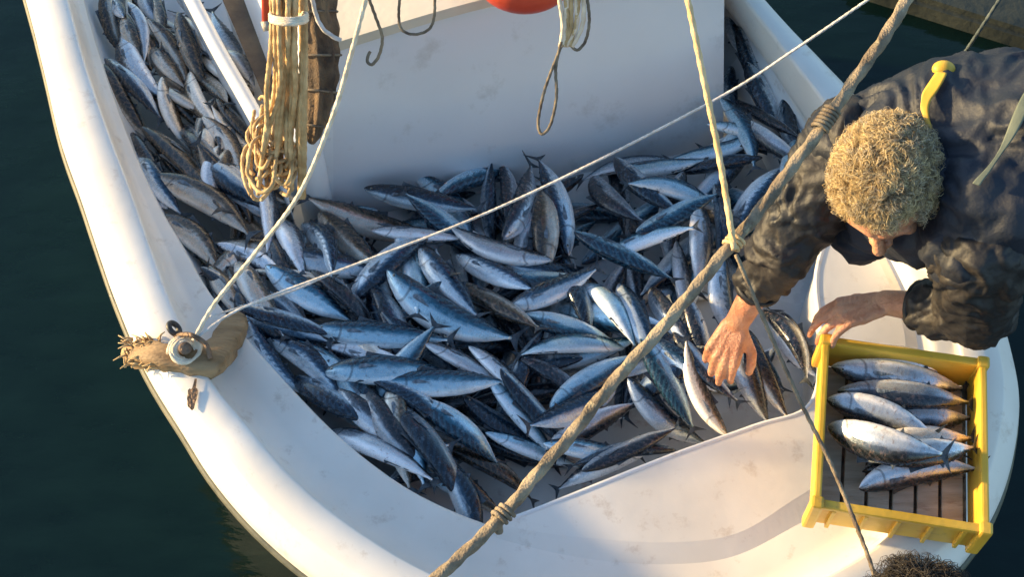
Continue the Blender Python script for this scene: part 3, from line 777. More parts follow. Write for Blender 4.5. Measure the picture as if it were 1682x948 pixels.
while extra < 26 and tries < 3000:
    tries += 1
    px, py = rg.uniform(140, 430), rg.uniform(-20, 330); p = P(px, py, .22); ang = R(122)+rg.gauss(0, .3)+rg.choice([0, math.pi]); L = rg.uniform(.17, .24); dx, dy = math.cos(ang), math.sin(ang)
    try: ok = all(OPEN[int((p.y+dy*L*q-GY0)/GS), int((p.x+dx*L*q-GX0)/GS)] for q in (-.45, -.2, .2, .42))
    except IndexError: ok = False
    if not ok: continue
    extra += 1
    ax_, ay_ = topx(p.x-dx*L/2, p.y-dy*L/2, .22); bx_, by_ = topx(p.x+dx*L/2, p.y+dy*L/2, .22)
    fill.append((fish(ax_, ay_, bx_, by_, rg.uniform(24, 34), rg.choice('udl'), rg.choice('kbbw'), rg.choice('ttg'),
                 'half-buried brownish bonito showing between others in the narrow left side deck', 'half-buried brownish bonito in the left side deck', extend=False, rng=rg)))
T = [  # head x,y, tail x,y, depth, belly side, style, skin, label
 # narrow side deck on the left
 (169, -10, 190, 62, 18, 'r', 'b', 't', 'thin pale bonito at the very top of the left side deck beside the gunwale'),
 (215, 0, 232, 60, 22, 'r', 'w', 'g', 'silver bonito second from the gunwale at the top of the left side deck'),
 (250, -20, 264, 48, 26, 'l', 'k', 't', 'dull brown bonito at the top of the left side deck near the coaming'),
 (190, 66, 262, 168, 42, 'r', 'w', 'g', 'broad pale bonito in the middle of the left side deck'),
 (258, 42, 312, 132, 26, 'l', 'b', 't', 'slim grey bonito lying along the middle of the left side deck'),
 (294, 34, 330, 128, 32, 'l', 'k', 't', 'olive-brown bonito lying next to the sunlit coaming'),
 (174, 92, 264, 190, 27, 'r', 'b', 'g', 'slim silver bonito resting on the brown one by the left gunwale'),
 (168, 120, 230, 210, 34, 'l', 'b', 't', 'tan bonito pressed against the left gunwale'),
 (300, 120, 345, 200, 30, 'r', 'w', 't', 'small pale bonito crosswise below the olive-brown one by the coaming'),
 (262, 140, 300, 225, 28, 'l', 'w', 't', 'short cream-sided bonito in the jumble of the left side deck'),
 (352, 168, 422, 232, 26, 'u', 'k', 't', 'brown bonito pointing at the rope hank under the coaming'),
 (345, 190, 388, 262, 30, 'l', 'b', 't', 'grey-brown bonito just left of the tangled rope hank'),
 (290, 190, 350, 262, 30, 'r', 'b', 'g', 'blue-grey bonito in the jumble left of the rope hank'),
 (212, 214, 262, 300, 32, 'l', 'k', 'g', 'dark bonito tucked along the gunwale below the tan one'),
 (224, 250, 292, 348, 34, 'l', 'b', 'b', 'blue-grey bonito tucked along the gunwale above the lavender one'),
 (246, 206, 376, 354, 36, 'r', 'k', 't', 'long tan-backed bonito slanting down from the left side deck'),
 (265, 350, 368, 436, 42, 'd', 'b', 't', 'lavender-grey bonito with an orange streak beside the left gunwale'),
 (260, 282, 420, 380, 46, 'd', 'b', 't', 'silver bonito with a tan back ending below the rope hank'),
 (320, 260, 440, 342, 38, 'u', 'w', 'b', 'bright white-bellied bonito pointing at the foot of the rope hank'),
 (360, 395, 410, 425, 34, 'u', 'w', 'g', 'bonito showing a round pale head beside the cream rope'),
 (340, 438, 392, 500, 34, 'l', 'w', 't', 'stubby cream bonito wedged at the corner of the gunwale'),
 # between hank and heap
 (505, 345, 552, 450, 40, 'l', 'k', 'b', 'nearly black bonito standing upright below the white corner post'),
 (524, 352, 618, 440, 44, 'l', 'k', 't', 'olive-grey bonito slanting right from below the white corner post'),
 (455, 340, 497, 442, 42, 'l', 'w', 'g', 'white-bellied bonito pointing down below the rope hank'),
 (436, 290, 446, 420, 24, 'l', 'w', 'g', 'narrow pale bonito standing upright under the rope hank'),
 (418, 446, 520, 462, 30, 'u', 'b', 't', 'grey bonito lying level below the two ropes at the left'),
 (395, 512, 545, 545, 46, 'u', 'k', 'b', 'near black bonito lying at the inner end of the brown block'),
 (520, 446, 598, 520, 36, 'r', 'k', 'g', 'dark purple-grey bonito under the thin pale line'),
 (440, 450, 578, 522, 44, 'd', 'b', 'c', 'blue-sided bonito slanting below the thin pale line at left'),
 (603, 312, 790, 345, 32, 'd', 'k', 'b', 'dark-backed bonito touching the cabin front at the left'),
 (785, 400, 668, 330, 40, 'u', 'b', 'c', 'pale blue bonito slanting behind the crossing of the tails'),
 (690, 362, 492, 338, 44, 'd', 'b', 't', 'brown-backed bonito lying level right of the white corner post'),
 (612, 380, 690, 385, 30, 'd', 'w', 'g', 'bonito with only a white flank showing under the brown-backed one'),
 # against the cabin front, centre
 (803, 392, 805, 276, 30, 'l', 'k', 'b', 'black bonito standing on end against the cabin front'),
 (842, 372, 826, 256, 32, 'r', 'k', 'g', 'grey bonito standing on end beside the black one at the cabin front'),
 (985, 236, 1090, 222, 26, 'u', 'k', 'b', 'dark bonito with raised tail at the foot of the cabin front'),
 (1165, 208, 1050, 240, 30, 'd', 'k', 'b', 'blue-black bonito at the foot of the cabin front right of centre'),
 (1160, 214, 1256, 214, 29, 'd', 'w', 'c', 'bright light-blue bonito at the right foot of the cabin front'),
 (1245, 240, 1148, 250, 30, 'd', 'w', 'c', 'light-blue bonito just below the topmost bright one on the right'),
 (1248, 274, 1090, 270, 34, 'u', 'k', 'b', 'black-backed bonito lying level behind the yellow rope'),
 (1010, 268, 1120, 276, 36, 'd', 'w', 'c', 'pale sky-blue bonito lying level near the cabin front'),
 (1000, 285, 1085, 356, 40, 'u', 'b', 'b', 'slate-blue bonito slanting behind the white-bellied curved one'),
 (1178, 316, 1070, 308, 42, 'd', 'w', 'c', 'cyan bonito lying level left of the yellow rope'),
 (1048, 380, 1182, 322, 42, 'u', 'b', 'c', 'blue-grey bonito slanting up towards the yellow rope'),
 # right hand side deck
 (1194, -6, 1216, 74, 24, 'l', 'k', 'b', 'dark bonito at the top of the right side deck beside the cabin'),
 (1210, 52, 1246, 128, 30, 'r', 'b', 'b', 'blue bonito high in the right side deck along the gunwale'),
 (1195, 100, 1206, 190, 26, 'l', 'k', 'b', 'dark blue bonito upright against the cabin side'),
 (1196, 160, 1224, 222, 30, 'l', 'b', 'c', 'light-blue bonito below the dark one at the cabin side'),
 (1226, 112, 1284, 212, 42, 'r', 'b', 'b', 'big blue bonito in the middle of the right side deck'),
 (1284, 150, 1302, 226, 30, 'l', 'k', 'b', 'black bonito beside the big blue one in the right side deck'),
 (1296, 150, 1326, 226, 32, 'l', 'b', 'c', 'pale blue bonito pressed against the right gunwale'),
 (1256, 190, 1318, 246, 22, 'u', 'k', 'g', 'thin dark bonito lying across the right side deck'),
 (1262, 230, 1330, 282, 28, 'u', 'v', 'g', 'cream-bellied bonito under the hawser by the right gunwale'),
 (1198, 372, 1286, 276, 40, 'u', 'b', 'b', 'vivid blue bonito between the yellow rope and the hawser'),
 (1182, 316, 1190, 440, 32, 'l', 'k', 'b', 'dark blue bonito hidden behind the foot of the yellow rope'),
 # right of centre
 (1148, 340, 1152, 460, 38, 'l', 'w', 'g', 'white-flanked bonito pointing down left of the yellow rope'),
 (1108, 405, 1126, 485, 28, 'l', 'w', 'g', 'narrow pale bonito beside the white-flanked one near the hawser'),
 (990, 412, 1138, 388, 32, 'd', 'w', 'c', 'silver-cyan bonito lying level below the blue-grey slanting one'),
 (948, 384, 1108, 462, 44, 'u', 'k', 'c', 'dark slate bonito with a bright blue head right of the centre'),
 (1062, 455, 1104, 530, 34, 'l', 'k', 'g', 'dark mottled bonito half under the hawser'),
 (1125, 490, 1152, 566, 30, 'r', 'b', 'g', 'grey bonito just below the hawser left of the man\'s wrist'),
 (1160, 462, 1184, 540, 38, 'l', 'b', 'b', 'blue-grey bonito upright left of the man\'s bare forearm'),
 (1016, 462, 1058, 552, 38, 'l', 'b', 'b', 'blue bonito right of the white speckled one by the hawser'),
 (968, 448, 1038, 556, 46, 'l', 'w', 'c', 'white speckled bonito with a blue head pointing down at the hawser'),
 (924, 425, 972, 555, 42, 'r', 'k', 'b', 'black-backed bonito left of the white speckled one'),
 # centre top
 (962, 274, 1048, 384, 56, 'u', 'b', 'g', 'large curved bonito with a white belly and a black back near the cabin'),
 (938, 404, 886, 248, 40, 'r', 'b', 'b', 'blue-flanked bonito leaning on the cabin front, right of three'),
 (836, 394, 884, 262, 46, 'r', 'k', 'g', 'brown-backed bonito leaning on the cabin front, left of three'),
 (898, 430, 890, 296, 46, 'r', 'b', 't', 'brown and white bonito in the middle of the three leaning together'),
 (892, 440, 724, 370, 44, 'd', 'w', 'g', 'pinkish white-bellied bonito slanting down from the thin pale line'),
 (800, 452, 895, 462, 34, 'u', 'b', 'c', 'sea-green bonito lying level under the pinkish one'),
 (748, 410, 842, 466, 36, 'd', 'b', 'b', 'blotchy blue bonito under the pinkish one'),
 (690, 412, 765, 500, 46, 'l', 'b', 'b', 'deep blue bonito pointing down right of the cream-bellied one'),
 (578, 484, 712, 374, 46, 'l', 'b', 'b', 'curved bonito with a sunlit cream belly and a blue back'),
 (836, 500, 935, 466, 38, 'd', 'b', 'b', 'bright royal-blue bonito in the centre of the heap'),
 # lower left, bottom layers first
 (398, 540, 486, 636, 34, 'l', 'b', 'b', 'silver-blue bonito along the lower left edge of the well'),
 (454, 552, 545, 630, 38, 'l', 'k', 'b', 'dark bonito second from the lower left edge of the well'),
 (488, 558, 560, 612, 32, 'd', 'w', 'c', 'small white bonito right of the dark one in the lower left'),
 (538, 562, 650, 602, 32, 'u', 'w', 'g', 'white-sided bonito under the long silver one at lower left'),
 (524, 685, 720, 796, 44, 'd', 'w', 'g', 'silver bonito lying along the lower edge of the well'),
 (474, 610, 618, 708, 50, 'u', 'k', 'b', 'slate-blue bonito above the silver one at the lower edge'),
 (700, 572, 790, 612, 30, 'd', 'w', 'g', 'small white bonito in the middle of the lower heap'),
 (774, 574, 828, 620, 30, 'l', 'w', 'g', 'short pale bonito pointing at the crossing of three tails'),
 (860, 518, 955, 546, 36, 'u', 'w', 'c', 'sea-foam bonito left of the black-backed one'),
 (745, 448, 892, 566, 46, 'u', 'k', 't', 'dark olive bonito slanting through the centre of the heap'),
 (632, 474, 842, 562, 56, 'd', 'b', 'c', 'largest teal-backed bonito with a cream lit belly in the centre'),
 (522, 540, 742, 562, 42, 'd', 'b', 'c', 'long silver bonito lying level below the teal-backed one'),
 (856, 588, 950, 648, 38, 'u', 'k', 'g', 'dark grey bonito slanting below the pink-edged white one'),
 (1020, 558, 848, 576, 40, 'd', 'w', 'c', 'white bonito with a pink edge ending at the hawser'),
 (588, 634, 700, 782, 42, 'l', 'b', 'g', 'cream-edged bonito pointing down in the lower left of the heap'),
 (540, 616, 752, 604, 48, 'd', 'b', 'c', 'grey-blue bonito lying level above the pink-bellied one'),
 (760, 664, 902, 744, 46, 'u', 'k', 'b', 'dark navy bonito left of the hawser in the lower heap'),
 (735, 735, 850, 792, 40, 'u', 'k', 't', 'dark olive bonito low beside the hawser near bare deck'),
 (795, 722, 900, 744, 28, 'd', 'w', 'c', 'small cyan bonito between the navy and the olive one'),
 (688, 662, 802, 738, 44, 'u', 'b', 'c', 'teal-green bonito right of the long dark one with the forked tail'),
 (800, 632, 862, 690, 34, 'l', 'w', 'c', 'white-sided bonito left of the hawser below the forked tails'),
 (822, 618, 880, 678, 34, 'r', 'b', 'b', 'grey bonito with speckled flank next to the white-sided one'),
 (630, 636, 836, 622, 42, 'd', 'b', 'c', 'bonito with a pinkish belly line lying level in the lower heap'),
 (645, 654, 772, 832, 50, 'r', 'k', 'b', 'long dark slate bonito with its forked tail on the bare deck'),
 # lower right
 (906, 664, 1022, 596, 48, 'u', 'w', 'c', 'cyan bonito slanting up behind the hawser'),
 (868, 702, 975, 680, 38, 'd', 'w', 'c', 'pale cyan bonito directly left of the hawser in the lower heap'),
 (900, 736, 1048, 658, 38, 'u', 'v', 'g', 'silver-white bonito lying on bare deck right of the hawser'),
 (890, 758, 1012, 752, 30, 'd', 'b', 'c', 'light-blue bonito on bare deck right of the hawser'),
 (1066, 762, 942, 802, 30, 'd', 'b', 'g', 'slate bonito with forked tail at the foredeck edge'),
 (1104, 734, 990, 748, 26, 'u', 'k', 'b', 'small dark bonito above the slate one at the foredeck edge'),
 (1156, 596, 1032, 652, 46, 'u', 'b', 'b', 'lavender-blue bonito touched by the fingertips of the man'),
 (1062, 556, 1134, 606, 38, 'd', 'k', 'b', 'purple-blue bonito just right of the hawser by the fingertips'),
 (1052, 664, 1170, 732, 40, 'd', 'b', 'b', 'blue-backed white-bellied bonito on bare deck below the hand'),
 (1092, 624, 1146, 702, 40, 'r', 'b', 'c', 'greenish silver bonito lying left of the picked fish'),
 (1174, 626, 1212, 668, 30, 'u', 'b', 'g', 'short grey bonito between the two fish below the hand'),
 (1010, 640, 880, 705, 40, 'd', 'b', 'b', 'blue-backed bonito half hidden by the hawser above bare deck'),
 (1290, 640, 1200, 600, 36, 'u', 'k', 'g', 'dark bonito lying crosswise behind the fish at the foredeck corner'),
 (960, 770, 1085, 716, 32, 'u', 'b', 'g', 'pale grey bonito lying flat along the foredeck edge'),
 (1300, 552, 1338, 640, 44, 'l', 'b', 'g', 'grey bonito beside the left rim of the yellow crate'),
 (1268, 490, 1322, 610, 48, 'r', 'k', 'g', 'dark grey bonito right of the bare forearm'),
 (1238, 578, 1290, 690, 36, 'l', 'k', 't', 'near black brown bonito at the foredeck corner'),
 (1210, 574, 1264, 694, 42, 'l', 'b', 'g', 'grey silver bonito pointing down to the foredeck edge below the wrist'),
 (1184, 708, 1130, 600, 32, 'l', 'b', 't', 'white and brown bonito being picked up by the fingers'),
]
for t in T:
    fish(*t[:9], G1)

# ------------------------------------------------------------------ yellow crate
zk = .432
crate = empty('fish_crate', P(1485, 720, zk)); tag(crate, 'yellow plastic crate half filled with a row of silver bonito', 'crate')
zr = zk+.10
cTL, cBL, cBR, cTR = P(1366, 562, zr), P(1340, 822, zr), P(1622, 868, zr), P(1606, 598, zr)
cc_ = (cTL+cBL+cBR+cTR)/4
ey = ((cTL+cTR)/2-(cBL+cBR)/2); Lc = ey.length; ey.normalize(); ex = Vector((ey.y, -ey.x, 0)); Wc = ((cTR-cTL).length+(cBR-cBL).length)/2
hx_, hy_ = ex*Wc/2, ey*Lc/2; zc = Vector((0, 0, 1))
th = .0065
cb = Vector((cc_.x, cc_.y, zk))
for s in (-1, 1):   # long walls (left/right)
    bm = bmesh.new(); box_bm(bm, cb+hx_*s+zc*.050, ex*th*.6, hy_+ey*.0, zc*.043, .002)
    bmobj('side_wall', bm, M_crate, crate, smooth=False)
    bm = bmesh.new(); box_bm(bm, cb+hx_*s+ex*s*.004+zc*.094, ex*.0075, hy_+ey*.014, zc*.008, .004); bmobj('rim', bm, M_crate, crate, smooth=False)
for s in (-1, 1):
    bm = bmesh.new(); box_bm(bm, cb+hy_*s+zc*.050, hx_-ex*.004, ey*th*.6, zc*.043, .002)
    # ribs on the outside
    for k in range(5): box_bm(bm, cb+hy_*s+ey*s*.008+hx_*(-.8+.4*k)+zc*.048, ex*.004, ey*.005, zc*.040, .0015)
    bmobj('end_wall', bm, M_crate, crate, smooth=False)
    bm = bmesh.new(); box_bm(bm, cb+hy_*s+ey*s*.004+zc*.0955, hx_+ex*.012, ey*.009, zc*.007, .004); bmobj('rim', bm, M_crate, crate, smooth=False)
for sx in (-1, 1):
    for sy in (-1, 1):
        bm = bmesh.new(); box_bm(bm, cb+hx_*sx+hy_*sy+ex*sx*.004+ey*sy*.004+zc*.054, ex*.0125, ey*.0125, zc*.0545, .006)
        bmobj('corner_post', bm, M_crate, crate, smooth=False)
nb = 6
for k in range(nb):
    w_ = (Wc-.02)/nb
    bm = bmesh.new(); box_bm(bm, cb-hx_+ex*(.01+w_*(k+.5))+zc*.006, ex*(w_/2-.0035), hy_-ey*.006, zc*.005, .0015); bmobj('floor_slat', bm, M_slats, crate, smooth=False)
bm = bmesh.new(); box_bm(bm, cb+zc*-.001, hx_-ex*.004, hy_-ey*.004, zc*.0015); bmobj('underside', bm, M_iron, crate, smooth=False)
# fish inside the crate
crate_poly = [(p.x, p.y) for p in (cc_-hx_-hy_, cc_+hx_-hy_, cc_+hx_+hy_, cc_-hx_+hy_)]
INC = inpoly(crate_poly); H = np.where(INC, zk+.034, H)
G2 = 'bonito packed side by side in the yellow crate'
CT = [
 (1420, 760, 1590, 738, 34, 'u', 'k', 'g', 'bonito at the bottom of the crate near the bare slats'),
 (1376, 586, 1590, 604, 46, 'd', 'w', 'g', 'bonito lying against the far end wall of the crate'),
 (1372, 612, 1602, 634, 42, 'u', 'w', 'g', 'second bonito from the far end of the crate'),
 (1384, 640, 1604, 662, 38, 'u', 'w', 'g', 'slim bonito in the third row from the far end of the crate'),
 (1430, 688, 1608, 684, 38, 'u', 'w', 'g', 'bonito whose tail half shows at the right wall of the crate'),
 (1364, 652, 1540, 716, 42, 'u', 'v', 'g', 'white-bellied bonito slanting across the middle of the crate'),
 (1440, 728, 1610, 706, 40, 'u', 'w', 't', 'bonito with an orange tinged flank rising to the right in the crate'),
 (1408, 790, 1610, 762, 44, 'u', 'v', 'g', 'bonito nearest the bare slats of the crate'),
 (1440, 752, 1610, 736, 36, 'u', 'w', 'g', 'slim bonito tucked between the two lowest rows at the right of the crate'),
 (1358, 692, 1548, 768, 50, 'u', 'v', 'g', 'fattest white-bellied bonito in the crate, slanting on top of the others'),
]
rc = random.Random(5)
LS = 1.04
for t in CT: fish(*t[:9], G2, rng=rc, bi=rc.choice([0, 1, 2]), minL=.2)

# ------------------------------------------------------------------ people
def sphere(bm, c, r, sub=2, sc=(1, 1, 1), rot=None):
    g = bmesh.ops.create_icosphere(bm, subdivisions=sub, radius=1)
    for v in g['verts']:
        p = Vector((v.co.x*r*sc[0], v.co.y*r*sc[1], v.co.z*r*sc[2]))
        v.co = Vector(c)+(rot @ p if rot else p)
def capsule(bm, a, b2, ra, rb, seg=14):
    a, b2 = Vector(a), Vector(b2); d = b2-a; L = d.length
    if L < 1e-5: return
    q = d.to_track_quat('Z', 'Y'); ringsv = []
    K = 5
    prof_ = [(-ra*math.cos(math.pi/2*k/K), ra*math.sin(math.pi/2*k/K)) for k in range(1, K+1)]+[(L+rb*math.sin(math.pi/2*k/K), rb*math.cos(math.pi/2*k/K)) for k in range(0, K)]
    for z_, r_ in prof_: ringsv.append([bm.verts.new(a+q @ Vector((math.cos(2*math.pi*k/seg)*r_, math.sin(2*math.pi*k/seg)*r_, z_))) for k in range(seg)])
    for i in range(len(ringsv)-1):
        for k in range(seg): bm.faces.new((ringsv[i][k], ringsv[i][(k+1) % seg], ringsv[i+1][(k+1) % seg], ringsv[i+1][k]))
    p0 = bm.verts.new(a-d.normalized()*ra); p1 = bm.verts.new(b2+d.normalized()*rb)
    for k in range(seg): bm.faces.new((p0, ringsv[0][(k+1) % seg], ringsv[0][k])); bm.faces.new((p1, ringsv[-1][k], ringsv[-1][(k+1) % seg]))
def chain(bm, pts, rs):
    for i in range(len(pts)-1): capsule(bm, pts[i], pts[i+1], rs[i], rs[i+1])
def remeshed(o, vox, smooth=4, disp=None):
    m_ = o.modifiers.new('remesh', 'REMESH'); m_.mode = 'VOXEL'; m_.voxel_size = vox; m_.use_smooth_shade = True
    s_ = o.modifiers.new('smooth', 'SMOOTH'); s_.iterations = smooth; s_.factor = .5
    for k, (sz, st, typ) in enumerate(disp or []):
        tx = bpy.data.textures.new(o.name+'_fold%d' % k, typ); tx.noise_scale = sz
        if typ == 'MUSGRAVE': tx.musgrave_type = 'RIDGED_MULTIFRACTAL'
        if typ == 'CLOUDS': tx.noise_depth = 2
        d_ = o.modifiers.new('fold%d' % k, 'DISPLACE'); d_.texture = tx; d_.strength = st; d_.mid_level = .5; d_.texture_coords = 'LOCAL'
def bake(o):
    """turn the modifier result into the object's own mesh"""
    dg = bpy.context.evaluated_depsgraph_get(); ev = o.evaluated_get(dg)
    me = bpy.data.meshes.new_from_object(ev, depsgraph=dg); o.modifiers.clear(); o.data = me
    me.polygons.foreach_set('use_smooth', [True]*len(me.polygons))
def folds(o, axis, amp, f_across=24, f_along=6, seed=0.0):
    ax_ = Vector(axis).normalized(); n1 = ax_.orthogonal().normalized(); n2 = ax_.cross(n1)
    me = o.data; nv = len(me.vertices); co = [0.0]*nv*3
    new = []
    for v in me.vertices:
        p = v.co; a, b_, c2 = p.dot(ax_), p.dot(n1), p.dot(n2)
        w_ = noise.noise_vector(p*8+Vector((seed, 0, 0)))
        q = Vector((a*f_across+w_.x*2.6, b_*f_along+w_.y, c2*f_along+w_.z+seed))
        k = 1-abs(noise.noise(q))*2.2; k2 = 1-abs(noise.noise(q*2.3+Vector((5, 5, 5))))*2
        new.append(p+v.normal*amp*(k*.8+k2*.3-.4))
    for v, p in zip(me.vertices, new): v.co = p
    me.update()
def hand(bm, wrist, fdir, back, thumb_side, curls, spread=.10, s=1.0, thumb_out=.8):
    """fdir: wrist->knuckles; back: direction out of the back of the hand; thumb_side: +1/-1 along back x fdir"""
    f = Vector(fdir).normalized(); bk = Vector(back); bk = (bk-f*bk.dot(f)).normalized(); sd = bk.cross(f)*thumb_side
    w = Vector(wrist)
    lens = [(.040, .024, .019), (.044, .028, .020), (.040, .026, .020), (.032, .020, .018)]   # index..little
    for k in range(4):
        o_ = (1.5-k)*.0205*s
        base = w+sd*(o_*.55)+f*.012*s
        kn = w+sd*o_+f*(.088-.004*abs(k-1)-(.006 if k == 3 else 0))*s+bk*.002
        capsule(bm, base, kn, .0150*s, .0115*s, 12)
        d = (f+sd*(1.5-k)*spread).normalized(); p = kn; bend_ = 0
        for q, ln in enumerate(lens[k]):
            bend_ += curls[k][q]
            dd = (d*math.cos(bend_)-bk*math.sin(bend_)).normalized(); p2 = p+dd*ln*s
            capsule(bm, p, p2, (.0098-.0010*q)*s, (.0090-.0012*q)*s, 12); p = p2
    # flesh of the palm
    sphere(bm, w+f*.050*s-bk*.006*s, 1, 2, (.038*s, .040*s, .013*s), Matrix((sd, f, bk)).transposed().to_3x3())
    tb = w+sd*.022*s+f*.022*s-bk*.008*s; t1_ = tb+(sd*thumb_out+f*.75-bk*.35).normalized()*.042*s
    t2_ = t1_+(sd*thumb_out*.35+f*.95-bk*.5).normalized()*.032*s; t3_ = t2_+(f*.9-bk*.75+sd*.05).normalized()*.026*s
    chain(bm, [w+f*.008*s, tb, t1_, t2_, t3_], [.014*s, .015*s, .0115*s, .0105*s, .0085*s])
def head_geo(bm, c, U, Fd, s=1.0):
    """c: centre of the skull; U: chin to crown; Fd: out of the face"""
    U = Vector(U).normalized(); Fd = Vector(Fd); Fd = (Fd-U*Fd.dot(U)).normalized(); S = U.cross(Fd)
    Mr = Matrix((S, Fd, U)).transposed().to_3x3()
    X = lambda a, b_, c2: Vector(c)+(S*a+Fd*b_+U*c2)*s
    sphere(bm, X(0, -.005, .018), s, 3, (.076, .094, .092), Mr)        # skull
    sphere(bm, X(0, .030, -.035), s, 3, (.060, .062, .075), Mr)        # face
    sphere(bm, X(0, .055, -.088), s, 2, (.030, .028, .024), Mr)        # chin
    capsule(bm, X(-.052, .012, -.060), X(-.018, .060, -.092), .018*s, .016*s); capsule(bm, X(.052, .012, -.060), X(.018, .060, -.092), .018*s, .016*s)
    chain(bm, [X(0, .088, .008), X(0, .103, -.020), X(0, .112, -.034)], [.008*s, .010*s, .0125*s])   # nose
    for q in (-1, 1):
        sphere(bm, X(q*.013, .098, -.037), .0085*s, 2)
        capsule(bm, X(q*.010, .086, .016), X(q*.048, .070, .014), .0085*s, .007*s)          # brow
        sphere(bm, X(q*.042, .062, -.030), .018*s, 2)                                       # cheek
        # ear
        pr = [X(q*.078, -.002, .012), X(q*.088, -.016, .020), X(q*.090, -.028, .006), X(q*.085, -.022, -.016), X(q*.078, -.006, -.030)]
        chain(bm, pr, [.005*s, .0055*s, .006*s, .0055*s, .006*s]); sphere(bm, X(q*.080, -.012, -.004), s, 2, (.006, .014, .020), Mr)
    capsule(bm, X(-.022, .092, -.060), X(.022, .092, -.060), .006*s, .006*s); capsule(bm, X(-.018, .089, -.070), X(.018, .089, -.070), .007*s, .007*s)  # lips
    return X, Mr, (S, Fd, U)
def tng0(n_):
    a = Vector((0, 0, 1)).cross(n_); a = a.normalized() if a.length > 1e-3 else Vector((1, 0, 0)); return a, n_.cross(a)
def hair_geo(name, X, rng, n_, tones, region, Rr=(.080, .098, .096), curl=.010, length=.030, off=(0, -.005, .018), rad=.0021, parent=None, down=None):
    V, F, Cc = [], [], []
    cnt = 0
    while cnt < n_:
        v = Vector((rng.gauss(0, 1), rng.gauss(0, 1), rng.gauss(0, 1))).normalized()
        rg_ = region(v)
        if not rg_: continue
        cnt += 1
        lp = Vector((v.x*Rr[0]+off[0], v.y*Rr[1]+off[1], v.z*Rr[2]+off[2]))*.985
        base = X(*lp)
        nrm = (X(*(lp+v*.01))-base).normalized()
        tng = nrm.orthogonal().normalized(); tng.rotate(Quaternion(nrm, rng.uniform(0, 6.28))); bt = nrm.cross(tng)
        L = length*rng.uniform(.6, 1.3)*rg_; pts = []
        fl = Vector(noise.noise_vector(v*5.0+Vector((off[1]*99, 0, 0))))*1.6+Vector(noise.noise_vector(v*9))*.9+Vector((rng.uniform(-.35, .35), rng.uniform(-.35, .35), 0))
        fl = fl.x*tng0(nrm)[0]+fl.y*tng0(nrm)[1]; fl = fl.normalized() if fl.length > 1e-3 else tng; sdv = nrm.cross(fl); ph = noise.noise(v*8)*6+rng.uniform(-.5, .5)
        for q in range(7):
            t = q/6
            pts.append(base+fl*L*.8*t+nrm*L*(.55*math.sin(t*2.7)+.08*math.sin(t*9+ph))+sdv*curl*math.sin(t*7+ph)*(t+.2))
        b0_ = len(V); tube_geo(pts, [rad*(1-.75*q/6) for q in range(7)], 3, V=V, F=F)
        g_ = noise.noise(v*6.5)*.5+.5; cl = tones[min(len(tones)-1, max(0, int((g_*1.5-.25+rng.uniform(-.2, .2))*len(tones))))]; k = rng.uniform(.75, 1.25)
        Cc += [(cl[0]*k, cl[1]*k, cl[2]*k, 1)]*(len(V)-b0_)
    me = bpy.data.meshes.new(name); me.from_pydata([tuple(v) for v in V], [], F)
    at = me.color_attributes.new('tint', 'FLOAT_COLOR', 'POINT'); at.data.foreach_set('color', [x for c2 in Cc for x in c2])
    me.polygons.foreach_set('use_smooth', [True]*len(me.polygons)); me.materials.append(M_hair); me.update()
    return link(name, me, parent)
def scalp(name, X, tone, parent, shift=(0, -.010, .022), rr=(.078, .093, .092), cut=None):
    bm = bmesh.new(); g = bmesh.ops.create_icosphere(bm, subdivisions=4, radius=1)
    kill = [v for v in bm.verts if cut(v.co)]
    bmesh.ops.delete(bm, geom=kill, context='VERTS')
    for v in bm.verts:
        c = v.co.copy(); k = 1+.035*noise.noise(c*5)
        v.co = X(c.x*rr[0]*k+shift[0], c.y*rr[1]*k+shift[1], c.z*rr[2]*k+shift[2])
    o = bmobj(name, bm, noisy('scalp_'+name+parent.name, tone, tuple(t*1.6 for t in tone), 60, .8, bump=.9, bscale=120), parent, recalc=False)
    return o
def strip(name, pts, w, th_, mat, parent, target=None, offs=.004, up=Vector((0, 0, 1))):
    c = catmull([Vector(p) for p in pts], 8); V, F = [], []
    for i, p in enumerate(c):
        t = (c[min(i+1, len(c)-1)]-c[max(i-1, 0)]).normalized(); sd = t.cross(up).normalized()
        for a in (-1, -.5, 0, .5, 1): V.append(p+sd*w*a)
    for i in range(len(c)-1):
        for k in range(4): F.append((i*5+k, i*5+k+1, i*5+k+6, i*5+k+5))
    o = mk(name, V, F, mat, parent)
    if target:
        s_ = o.modifiers.new('wrap', 'SHRINKWRAP'); s_.target = target; s_.offset = offs; s_.wrap_method = 'NEAREST_SURFACEPOINT'; s_.wrap_mode = 'ABOVE_SURFACE'
    sm_ = o.modifiers.new('even', 'SMOOTH'); sm_.iterations = 12; sm_.factor = .6
    so = o.modifiers.new('solid', 'SOLIDIFY'); so.thickness = th_; so.offset = 1
    return o

# --- the man bending over the fish
shR, shL = P(1395, 240, .90), P(1610, 410, .93)        # his right and left shoulder
hip = P(1850, 215, 1.02); neck = P(1540, 275, .965); chest = P(1570, 280, .93)
hc = P(1458, 303, .965)
elR, wrR = P(1285, 405, .71), P(1212, 528, .475)
elL, wrL = P(1600, 515, .70), P(1456, 497, .60)
man = bpy.data.objects.new('person', bpy.data.meshes.new('person'))
bm = bmesh.new()
Uh = Vector((-.40, -.49, .77)); Fh = Vector((-.08, -.68, -.70))
X, Mr, ax3 = head_geo(bm, hc, Uh, Fh, 1.07)
S3, F3, U3 = ax3
chain(bm, [hc-U3*.05-F3*.03, neck], [.058, .062])
